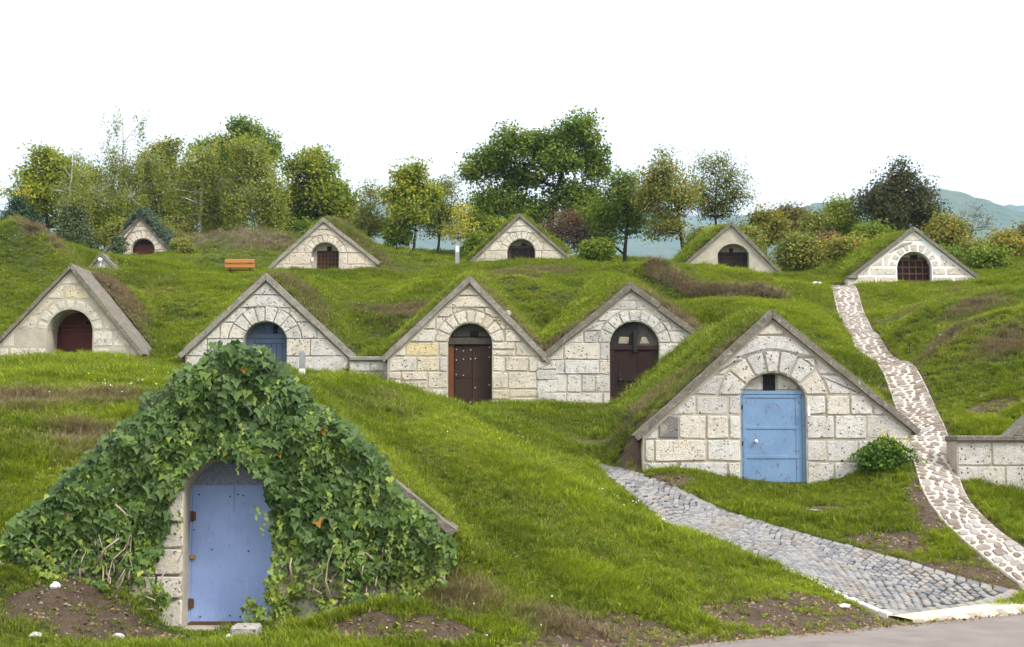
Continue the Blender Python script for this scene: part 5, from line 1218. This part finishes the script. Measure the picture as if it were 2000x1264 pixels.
MB().tube([at(238, 503, c['Y'] - .1), at(236, 485, c['Y'] - .12), at(245, 465, c['Y'] - .12), at(268, 437, c['Y'] - .12)], [.04, .035, .03, .02], 5).build('stem', BARK['brown'], iv2, True)

# ------------------------------------------------------------------ small things
def gz(px, py, Y):
    p = at(px, py, Y); return p[0], Y, tz(p[0], Y)
# bench seen from behind
x, y, z = gz(468, 525, 55.0); b = empty('park_bench', (x, y, z), 'orange wooden bench seen from behind on the upper terrace', 'bench')
zt = at(468, 506, 55)[2]; w2 = .62
MAT['bench_metal'] = m_plain('dark_bench_metal', (0.03, 0.03, 0.03), .5, .5)
for k, (za, zb2, yo) in enumerate(((zt - .17, zt - .01, -.02), (zt - .36, zt - .2, .03))):
    MB().box(x - w2, x + w2, y - .03 + yo, y + .015 + yo, za, zb2, .012).build('back_slat', MAT['bench'], b)
for k in range(3): MB().box(x - w2, x + w2, y + .12 + k * .14, y + .24 + k * .14, zt - .43, zt - .39, .01).build('seat_slat', MAT['bench'], b)
for sx in (-.42, .42):
    MB().tube([(x + sx, y + .02, zt - .05), (x + sx, y + .08, zt - .44), (x + sx, y + .05, z - .1)], .025, 6).tube([(x + sx, y + .06, zt - .45), (x + sx, y + .52, zt - .45)], .022, 6).tube([(x + sx, y + .5, zt - .45), (x + sx, y + .52, z - .1)], .025, 6).build('leg', MAT['bench_metal'], b)
# marker posts
def marker(name, label, px, pyt, pyb, Y, wpx, mat, parts):
    x, _, z = gz(px, pyb, Y); zt = at(px, pyt, Y)[2]; w_ = wpx * Y / F_PX / 2; r = empty(name, (x, Y, z), label, 'post')
    prof = [(x - w_, z - .3), (x + w_, z - .3), (x + w_, zt - w_ * .7)] + [(x + w_ * math.cos(a), zt - w_ * .7 + w_ * .7 * math.sin(a)) for a in (.6, 1.2, 1.57, 1.95, 2.55)] + [(x - w_, zt - w_ * .7)]
    MB().prism(prof, Y - w_ * .7, Y + w_ * .7).build('shaft', mat, r)
    for nm, f0, f1, m2, gr in parts:
        za = z + (zt - z) * f0; zb2 = z + (zt - z) * f1; MB().box(x - w_ * gr, x + w_ * gr, Y - w_ * .7 - .012, Y + w_ * .7 + .012, za, zb2, .006).build(nm, m2, r)
marker('marker_post', 'short grey and white marker post in front of the slate blue door cellar', 590, 686, 726, 33.0, 11, MAT['post_grey'], [('white_band', .02, .45, MAT['white'], 1.06)])
marker('marker_post', 'tall slim grey post with a white band right of the lattice door cellar', 893, 471, 531, 53.0, 8, MAT['post_grey'], [('white_band', .55, .8, MAT['white'], .8), ('cap', .955, 1.0, MAT['post_grey'], 1.1)])
marker('marker_post', 'small white post at the left edge behind the grassy mound', 0, 468, 490, 52.0, 7, MAT['offwhite'], [('cap', .9, 1.0, MAT['post_grey'], 1.08)])
# loose stones
def rock(name, label, px, py, Y, r_, mat, sc=(1, .8, .7), cat='stone', group='loose stones on the ground'):
    x, _, z = gz(px, py, Y); bm = bmesh.new(); bmesh.ops.create_icosphere(bm, subdivisions=2, radius=1); rr = random.Random(px)
    o_ = [rr.uniform(-1, 1) for _ in range(9)]
    for v in bm.verts: v.co = Vector((v.co.x * sc[0], v.co.y * sc[1], v.co.z * sc[2])) * r_ * (1 + .18 * math.sin(v.co.x * 3 + o_[0] * 5) + .15 * math.sin(v.co.y * 4 + v.co.z * 3 + o_[1] * 6) + rr.uniform(-.06, .06))
    me = bpy.data.meshes.new(name); bm.to_mesh(me); bm.free(); me.materials.append(mat); o = bpy.data.objects.new(name, me); o.location = (x, Y, z + r_ * .25); COL.objects.link(o); o.color = (.7, .68, .64, 1)
    return tag(o, label, cat, group)
rock('loose_stone', 'white stone lying on bare earth at the lower left', 108, 1190, 16.9, .07, MAT['white_joint'])
rock('loose_stone', 'pale stone at the bottom left edge of the earth patch', 70, 1258, 16.0, .07, MAT['stone'])
rock('loose_stone', 'small tan stone on the earth left of the blue sheet door', 232, 1243, 16.3, .07, MAT['stone'])
rock('loose_stone', 'rounded stone at the foot of the blue sheet door', 445, 1262, 16.6, .06, MAT['stone'])
rock('loose_stone', 'flat pale stone beside the lower end of the cobbled path', 1648, 1178, 19.6, .09, MAT['strip'], (1.3, .9, .35))
rock('loose_stone', 'pale stone resting on the slab of the studded door cellar', 993, 612, 35.15, .1, MAT['mortar'], (1, .8, .8)).location.z = at(993, 612, 35.1)[2]
rock('loose_stone', 'white stones of the little heap left of the white jointed cellar', 1597, 548, 47.6, .16, MAT['white_joint'], (1.4, .8, .5))
rock('loose_stone', 'flat stone lying in the grass below the rusty blue door', 1590, 998, 24.7, .13, MAT['rubble'], (1.5, .8, .2))
x, _, z = gz(475, 1252, 16.9)
o = MB().box(x - .14, x + .2, 16.75, 17.1, z - .1, z + .14, .03).build('stone_block', MAT['stone']); o.color = (.45, .42, .39, 1); tag(o, 'squared grey stone block at the right foot of the blue sheet door', 'stone')
lp = at(-8, 1140, 17.4)
o = MB().box(lp[0] - .6, lp[0] + .1, 17.3, 17.8, -.2, at(0, 1095, 17.4)[2], .04).build('stone_pier', MAT['stone']); o.color = (.6, .57, .52, 1); tag(o, 'edge of a pale stone pier cut by the left border', 'stone pier')
# scrap of white paper on the right bank
x, _, z = gz(1843, 722, 33.2)
mb = MB(); g = [(-.08, -.05, .0), (.06, -.07, .03), (.09, .05, .09), (-.05, .07, .11), (.0, .0, .1)]
mb.add([(x + a, 33.2 + b_, z + .06 + q) for a, b_, q in g] + [(x + a, 33.204 + b_, z + .052 + q) for a, b_, q in g], [(0, 1, 4), (1, 2, 4), (2, 3, 4), (3, 0, 4), (6, 5, 9), (7, 6, 9), (8, 7, 9), (5, 8, 9)])
tag(mb.build('paper_scrap', MAT['white']), 'crumpled white paper scrap on the grassy bank right of the footpath', 'litter')
# yellow flowering plant at the right foot of the blue door cellar
x, _, z = gz(1728, 930, 25.75); pl = empty('flowering_plant', (x, 25.75, z), 'green plant with yellow flowers at the right foot of the rusty blue door cellar', 'plant')
rl = np.random.default_rng(5); n = 2600
P = np.stack([x + rl.normal(0, .24, n), 25.68 + rl.normal(0, .14, n), z + np.abs(rl.normal(.22, .2, n))], 1); P[:, 2] = np.minimum(P[:, 2], z + .62 - .6 * np.abs(P[:, 0] - x))
LEAF['herb'] = m_leaf('herb_leaf', (0.045, 0.1, 0.018), (0.09, 0.17, 0.025), (0.16, 0.24, 0.04)); LEAF['petal'] = m_leaf('yellow_petal', (0.6, 0.5, 0.03), (0.7, 0.6, 0.04), (0.75, 0.65, 0.1))
V, F, tt = leaf_cloud(P, rl.normal(size=(n, 3)) + np.array([0, -.4, .5]), rl.uniform(.05, .1, n), rl.random(n), rl); np_mesh('foliage', V, F, LEAF['herb'], pl, {'tint': tt})
for k in range(10): a = rl.normal(0, .18); MB().tube([(x + a * .4, 25.72, z - .05), (x + a, 25.68 + rl.normal(0, .08), z + rl.uniform(.4, .7))], .006, 4).build('stem', MAT['ground'], pl)
P = np.stack([x + np.where(rl.random(60) < .5, rl.normal(.02, .1, 60), rl.normal(.3, .12, 60)), 25.55 + rl.normal(0, .05, 60), z + rl.uniform(.35, .75, 60)], 1); P[:, 2] -= np.where(P[:, 0] > x + .2, .1, 0)
V, F, tt = leaf_cloud(P, rl.normal(size=(60, 3)) * .5 + np.array([0, -1, .3]), rl.uniform(.03, .06, 60), rl.random(60), rl); np_mesh('flowers', V, F, LEAF['petal'], pl, {'tint': tt})

# ------------------------------------------------------------------ far hills
def m_forest():
    t = NT('far_forest'); b = t.mix(t.mr(t.noise(.05, 5, .7), .3, .7), (0.028, 0.048, 0.018), (0.06, 0.085, 0.028)); b = t.mix(t.mr(t.noise(.012, 4), .5, .7, 0, .5), b, (0.09, 0.09, 0.03)); t.color(b).rough(1); return t.m
MAT['forest'] = m_forest()
def hill(name, azs, rs, ztop, seed):
    A, Rr = np.meshgrid(azs, rs); X = np.sin(A) * Rr; Yh = np.cos(A) * Rr; px = CX + F_PX * np.tan(A)
    H = ztop(px, Rr); cell = 15.0
    bumps = np.maximum(vn(X, Yh, cell, seed), vn(X + 5, Yh + 3, cell * .8, seed + 1)) * 9 + 8 * fbm(X, Yh, 160, seed + 2, 3)
    Zh = H + bumps * np.clip(H / 25, 0, 1); n1, n2 = A.shape; ix = np.arange(n1 * n2).reshape(n1, n2)
    F = np.stack([ix[:-1, :-1], ix[:-1, 1:], ix[1:, 1:], ix[1:, :-1]], -1).reshape(-1, 4)
    return tag(np_mesh(name, np.stack([X, Yh, Zh], -1).reshape(-1, 3), F, MAT['forest'], smooth=True), kind='structure')
def elev(py, r, px): return CAM_H + (870 - py) / F_PX * r / np.sqrt(1 + ((px - CX) / F_PX) ** 2)
def far_top(px, r):
    top = elev(410 + 8 * np.sin(px / 170.) + 6 * np.sin(px / 71.) + np.clip(600 - px, 0, 600) * .01, 3000., px)
    f = np.clip((r - 160) / 2840, 0, 1) ** 1.5; return -25 + (top + 25) * f - np.clip(r - 3000, 0, None) * .25
def right_top(px, r):
    yt = np.interp(px, [1250, 1450, 1600, 1720, 1800, 1860, 1930, 2000, 2100, 2300, 2700], [560, 425, 395, 378, 368, 372, 386, 408, 425, 450, 500]); top = elev(yt + 4, 2000., px)
    f = np.clip((r - 600) / 1400, 0, 1) ** 1.15; return -27 + (top + 27) * f - np.clip(r - 2000, 0, None) * .3
hill('hills', np.arange(-.62, .62, .0026), np.concatenate([np.arange(150, 2000, 45), np.arange(2000, 3200, 10)]), far_top, 5)
hill('near_hill', np.arange(.06, .62, .0026), np.concatenate([np.arange(600, 1200, 30), np.arange(1200, 2150, 9)]), right_top, 55)
fl = [(-5900, -400, -30), (5900, -400, -30), (5900, 4500, -30), (-5900, 4500, -30)]
tag(mesh_obj('valley_floor', fl, [(0, 1, 2, 3)], MAT['forest']), kind='structure')
hz = bpy.data.materials.new('haze'); hz.use_nodes = True; t = hz.node_tree; t.nodes.clear()
pv = t.nodes.new('ShaderNodeVolumePrincipled'); pv.inputs['Color'].default_value = (0.52, 0.74, 1.0, 1); pv.inputs['Density'].default_value = 0.00017; pv.inputs['Anisotropy'].default_value = .2
ou = t.nodes.new('ShaderNodeOutputMaterial'); t.links.new(pv.outputs[0], ou.inputs['Volume'])
tag(MB().box(-6000, 6000, -500, 4600, -32, 640).build('haze', hz), 'pale blue autumn haze in the air', 'haze', kind='stuff')

# ------------------------------------------------------------------ grass
def m_grass():
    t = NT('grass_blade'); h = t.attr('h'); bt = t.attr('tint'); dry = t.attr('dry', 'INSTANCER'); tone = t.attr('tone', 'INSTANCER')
    g = t.mix(tone, (0.065, 0.13, 0.008), (0.265, 0.34, 0.012)); g = t.mix(t.mr(bt, .0, 1, 0, .5), g, (0.32, 0.34, 0.03))
    g = t.mix(t.mr(bt, .93, .95), g, (0.34, 0.29, 0.12))
    d = t.mix(bt, (0.15, 0.11, 0.06), (0.34, 0.26, 0.145))
    c = t.mix(t.mr(t.math('ADD', dry, t.math('MULTIPLY', t.math('SUBTRACT', bt, .5), .55)), .42, .72), g, d)
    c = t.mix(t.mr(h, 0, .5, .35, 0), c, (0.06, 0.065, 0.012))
    t.color(c).rough(.7); t.b.inputs['Specular IOR Level'].default_value = .08
    tr = t.n('ShaderNodeBsdfTranslucent', {'Color': c}); ms = t.n('ShaderNodeMixShader', {0: .3, 1: t.b.outputs[0], 2: tr.outputs[0]})
    t.t.links.new(ms.outputs[0], t.out.inputs['Surface']); return t.m
MAT['grass'] = m_grass()
tufts = bpy.data.collections.new('grass_tufts')
def tuft(i, n, rad, h0, h1, wd, lean, seed, broad=False):
    rr = np.random.default_rng(seed); V, F, HH, TT = [], [], [], []
    for k in range(n):
        a = rr.uniform(0, 2 * math.pi); r = rad * math.sqrt(rr.random()); x, y = r * math.cos(a), r * math.sin(a); h = rr.uniform(h0, h1); b = rr.uniform(0, 2 * math.pi)
        dx, dy = math.cos(b), math.sin(b); ln = h * rr.uniform(.2, 1) * lean; w_ = wd * rr.uniform(.7, 1.3); sx, sy = -dy * w_, dx * w_; o = len(V); m_ = .55
        mx_, my_, mz_ = x + dx * ln * .3, y + dy * ln * .3, h * .62
        wm = 1.6 if broad else .85
        V += [(x - sx * .7, y - sy * .7, -.02), (x + sx * .7, y + sy * .7, -.02), (mx_ + sx * wm, my_ + sy * wm, mz_), (mx_ - sx * wm, my_ - sy * wm, mz_), (x + dx * ln, y + dy * ln, h)]
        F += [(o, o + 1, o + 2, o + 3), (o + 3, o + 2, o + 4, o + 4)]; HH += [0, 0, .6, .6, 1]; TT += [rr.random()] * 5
    me = bpy.data.meshes.new('tuft'); me.from_pydata(V, [], [f if f[2] != f[3] else f[:3] for f in F])
    for an, av in (('h', HH), ('tint', TT)): q = me.attributes.new(an, 'FLOAT', 'POINT'); q.data.foreach_set('value', np.array(av, np.float32))
    me.materials.append(MAT['grass']); o = bpy.data.objects.new('tuft_%d' % i, me); tufts.objects.link(o)
tuft(0, 34, .13, .05, .13, .0045, 1.1, 1); tuft(1, 34, .13, .04, .11, .005, 1.3, 2); tuft(2, 30, .10, .1, .24, .005, .9, 3); tuft(3, 34, .09, .12, .3, .0045, 1.0, 4); tuft(4, 16, .1, .03, .09, .017, 1.6, 5, True); tuft(5, 26, .09, .12, .3, .0035, 1.3, 6)
def scatter(n, y0, y1, seed):
    r = np.random.default_rng(seed); y = y0 + (y1 - y0) * r.random(n) ** .9; x = (r.random(n) * 2 - 1) * (y * .42 + 1.5); return x, y
xs, ys = [], []
for n, a, b, s in ((46000, 15.2, 20, 1), (62000, 20, 29, 2), (62000, 29, 40, 3), (80000, 40, 58, 4), (26000, 58, 84, 5)):
    x, y = scatter(n, a, b, s); xs.append(x); ys.append(y)
rf_ = np.random.default_rng(9)
for line, side_w, dn in ((PL, .22, 16), (PR, .22, 16), (RUBW, 0, 12)):     # tufts growing along the path edges
    for a_, b_ in zip(line[:-1], line[1:]):
        L_ = math.hypot(b_[0] - a_[0], b_[1] - a_[1]); m_ = int(L_ * dn * (2 if side_w == 0 else 1)); t_ = rf_.random(m_); o_ = rf_.random(m_) * .16 + .02
        dx_, dy_ = (b_[0] - a_[0]) / L_, (b_[1] - a_[1]) / L_; sg = np.where(rf_.random(m_) < .5, 1, -1) if side_w == 0 else (-1 if line is PL else 1); off_ = (RUB_HW + .03 + o_) if side_w == 0 else o_ + .02
        xs.append(a_[0] + (b_[0] - a_[0]) * t_ + dy_ * off_ * sg); ys.append(a_[1] + (b_[1] - a_[1]) * t_ - dx_ * off_ * sg)
for c in CELL.values():                                                   # and along the foot of each facade
    m_ = int((c['rx'] - c['lx']) * 26); xs.append(rf_.uniform(c['lx'], c['rx'], m_)); ys.append(c['Y'] - .06 - .22 * rf_.random(m_))
X = np.concatenate(xs); Y_ = np.concatenate(ys); r = np.random.default_rng(77)
Z = terrain_z(X, Y_); e = .12; zx = (terrain_z(X + e, Y_) - Z) / e; zy = (terrain_z(X, Y_ + e) - Z) / e
di = dirt_at(X, Y_); dr = dry_at(X, Y_)
ok = ~pip(X, Y_, PATH_POLY) & (pdist(X, Y_, RUBW) > RUB_HW + .0) & (road_s(X, Y_) < -.1)
dens = np.clip(1.15 - di * 1.35, np.where(Y_ > 26, .2, .06), 1); ok &= r.random(len(X)) < dens
for c in CELL.values():
    u = X - c['ax']; v = Y_ - c['Y']; ins = (X > c['lx'] - .1) & (X < c['rx'] + .1)
    ok &= ~(ins & (v > -.03) & (v < c.get('fv', FRONT_V) + .06))
    if c['op']: ok &= ~((X > c['o0'] - .05) & (X < c['o1'] + .05) & (v > -.35) & (v < .3) & (r.random(len(X)) < .75))
ca = CELL['A']; ok &= ~((X > ca['o0'] - .3) & (X < ca['o1'] + .3) & (Y_ > 15.8) & (Y_ < 18) & (r.random(len(X)) < .85))
px, py = proj(X, Y_, Z); ok &= (px > -350) & (px < 2350) & (py < 1420) & ((np.abs(zx) < 6) & (np.abs(zy) < 6))
X, Y_, Z, zx, zy, di, dr = [q[ok] for q in (X, Y_, Z, zx, zy, di, dr)]; n = len(X)
r = np.random.default_rng(78)
patch = vn(X, Y_, 1.1, 61); lush = np.clip(.5 + .9 * fbm(X, Y_, 4.0, 63, 3), 0, 1)
var = np.where(r.random(n) < .08 + .3 * (patch > .66), r.integers(2, 4, n), r.integers(0, 2, n)); var = np.where(r.random(n) < .05 + .12 * (vn(X, Y_, .8, 64) > .7), 4, var)
var = np.where((dr > .55) & (r.random(n) < .7), 5, var)
far = np.interp(Y_, [15, 22, 30, 45, 60, 85], [.8, .95, 1.15, 1.5, 1.8, 2.4])
scl = far * r.uniform(.65, 1.25, n) * (.75 + .5 * patch) * (1 - .4 * np.clip(di, 0, 1))
bank = (pdist(X, Y_ + .3, BANKW) < .3)
scl = np.where(bank, scl * 1.25, scl); dr = np.where(bank, 1, dr); var = np.where(bank, 5, var)
# shaggy fringe right behind each roof slab
fr_ = np.zeros(n, bool)
for c in CELL.values(): fr_ |= (X > c['lx']) & (X < c['rx']) & (Y_ > c['Y']) & (Y_ < c['Y'] + .8)
scl = np.where(fr_, scl * .8, scl)
tone = np.clip(.08 + .62 * lush + .5 * fbm(X, Y_, 1.0, 67, 2) + .16 * r.normal(size=n), 0, 1)
nz = 1 / np.sqrt(1 + zx ** 2 + zy ** 2); rot = np.stack([np.arctan(zy) * .45, -np.arctan(zx) * .45, r.uniform(0, 6.283, n)], 1)
me = bpy.data.meshes.new('grass'); me.vertices.add(n); me.vertices.foreach_set('co', np.stack([X, Y_, Z], 1).astype(np.float32).ravel())
for an, ty, av in (('dry', 'FLOAT', dr), ('tone', 'FLOAT', tone), ('sz', 'FLOAT', scl)): q = me.attributes.new(an, ty, 'POINT'); q.data.foreach_set('value', av.astype(np.float32))
q = me.attributes.new('var', 'INT', 'POINT'); q.data.foreach_set('value', var.astype(np.int32))
q = me.attributes.new('scl', 'FLOAT_VECTOR', 'POINT'); hs = scl * np.interp(Y_, [15, 30, 45, 85], [.72, .62, .45, .38]); q.data.foreach_set('vector', np.stack([scl, scl, hs], 1).astype(np.float32).ravel())
q = me.attributes.new('rot', 'FLOAT_VECTOR', 'POINT'); q.data.foreach_set('vector', rot.astype(np.float32).ravel())
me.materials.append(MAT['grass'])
go = tag(bpy.data.objects.new('grass', me), 'meadow grass covering the mounds and banks', 'grass', kind='stuff'); COL.objects.link(go)
ng = bpy.data.node_groups.new('grass_instancer', 'GeometryNodeTree')
ng.interface.new_socket('Geometry', in_out='INPUT', socket_type='NodeSocketGeometry'); ng.interface.new_socket('Geometry', in_out='OUTPUT', socket_type='NodeSocketGeometry')
gi = ng.nodes.new('NodeGroupInput'); g_o = ng.nodes.new('NodeGroupOutput'); ip = ng.nodes.new('GeometryNodeInstanceOnPoints'); ci = ng.nodes.new('GeometryNodeCollectionInfo')
ci.inputs['Collection'].default_value = tufts; ci.inputs['Separate Children'].default_value = True; ci.inputs['Reset Children'].default_value = True
def named(nm, ty):
    a = ng.nodes.new('GeometryNodeInputNamedAttribute'); a.data_type = ty; a.inputs['Name'].default_value = nm; return next(o for o in a.outputs if o.enabled)
ng.links.new(gi.outputs[0], ip.inputs['Points']); ng.links.new(ci.outputs[0], ip.inputs['Instance']); ip.inputs['Pick Instance'].default_value = True
ng.links.new(named('var', 'INT'), ip.inputs['Instance Index']); ng.links.new(named('scl', 'FLOAT_VECTOR'), ip.inputs['Scale'])
er = ng.nodes.new('FunctionNodeEulerToRotation'); ng.links.new(named('rot', 'FLOAT_VECTOR'), er.inputs[0]); ng.links.new(er.outputs[0], ip.inputs['Rotation'])
ng.links.new(ip.outputs[0], g_o.inputs[0])
md = go.modifiers.new('instances', 'NODES'); md.node_group = ng
# small wild flowers in the grass
rl = np.random.default_rng(31)
for nm, lb, col, spots in (('white_flowers', 'tiny white flowers sprinkled through the grass', (.75, .75, .7), [(230, 745, 24.8, .5, 30), (200, 760, 24.5, .8, 20), (60, 500, 49, 1.5, 40), (1200, 975, 23.5, .4, 14), (700, 800, 23.6, 2.5, 30), (1700, 590, 43, 2, 30), (1000, 560, 45, 4, 40), (1900, 700, 33.5, 3, 50), (650, 620, 42, 3, 40), (900, 1180, 17.6, 1.5, 20), (430, 540, 47, 2, 24), (300, 640, 40, 2.5, 24)]),
                           ('yellow_flowers', 'tiny yellow flowers sprinkled through the grass', (.75, .55, .04), [(330, 725, 26.3, .9, 80), (890, 775, 29, .8, 40), (820, 830, 24.5, 1, 24), (1560, 590, 41, 1.2, 36), (1590, 560, 45, .9, 30), (1150, 590, 42, 2, 24), (960, 840, 24.5, 1.2, 24), (1200, 980, 23.4, .5, 10)])):
    P = []
    for px_, py_, Y, sp, k in spots:
        q = at(px_, py_, Y); fx = q[0] + rl.normal(0, sp, k); fy = Y + rl.normal(0, sp * .6, k); fz = terrain_z(fx, fy) + rl.uniform(.1, .22, k); P.append(np.stack([fx, fy, fz], 1))
    P = np.concatenate(P)[::2]; V, F, tt = leaf_cloud(P, rl.normal(size=(len(P), 3)) * .4 + np.array([0, -.6, .8]), rl.uniform(.018, .04, len(P)), rl.random(len(P)), rl)
    LEAF[nm] = m_leaf(nm + '_petal', col, col, col, .2); tag(np_mesh(nm, V, F, LEAF[nm], None, {'tint': tt}), lb, 'flowers', kind='stuff')

# fallen leaves and pebbles on the bare earth
rl = np.random.default_rng(41)
n = 30000; x = rl.uniform(-8, 11, n); y = rl.uniform(15.3, 26, n); d = dirt_at(x, y)
okp = (d > .5) & ~pip(x, y, PATH_POLY) & (pdist(x, y, RUBW) > RUB_HW) & (road_s(x, y) < .25) & ~((x > CELL['B']['lx']) & (x < CELL['B']['rx']) & (y > 25.9)) & ~((np.abs(x - CELL['A']['ax']) < 3) & (y > 17.3) & (y < 19))
x, y = x[okp][:9000], y[okp][:9000]; z = np.maximum(terrain_z(x, y), np.where(road_s(x, y) > -.02, -.1, -9))
k = len(x) // 2
P = np.stack([x[:k], y[:k], z[:k] + .012], 1); V, F, tt = leaf_cloud(P, rl.normal(size=(k, 3)) * .5 + np.array([0, -.2, 1]), rl.uniform(.03, .075, k), rl.random(k), rl)
LEAF['litter'] = m_leaf('dead_leaf', (0.10, 0.06, 0.03), (0.2, 0.12, 0.06), (0.34, 0.22, 0.1), .1)
tag(np_mesh('fallen_leaves', V, F, LEAF['litter'], None, {'tint': tt}), 'brown fallen leaves on the bare earth by the road', 'leaves', kind='stuff')
V, F = [], []
for i in range(k, len(x)):
    r_ = .008 + .03 * rl.random() ** 3; b = len(V); o8 = [(1, 0, 0), (.3, .9, 0), (-.8, .6, 0), (-.9, -.5, 0), (.2, -1, 0), (.1, .1, .8)]
    a = rl.uniform(0, 6.28); ca_, sa_ = math.cos(a), math.sin(a)
    V += [(x[i] + r_ * (q[0] * ca_ - q[1] * sa_) * rl.uniform(.8, 1.3), y[i] + r_ * (q[0] * sa_ + q[1] * ca_), z[i] + r_ * q[2] * rl.uniform(.6, 1.1) + (0 if q[2] else -.006)) for q in o8]
    F += [(b + j, b + (j + 1) % 5, b + 5) for j in range(5)]
MAT['pebble'] = m_mortar('pebble_stone', (0.26, 0.21, 0.16), (0.16, 0.13, 0.1), .2)
tag(np_mesh('pebbles', V, F, MAT['pebble']), 'small pebbles strewn over the bare earth by the road', 'pebbles', kind='stuff')
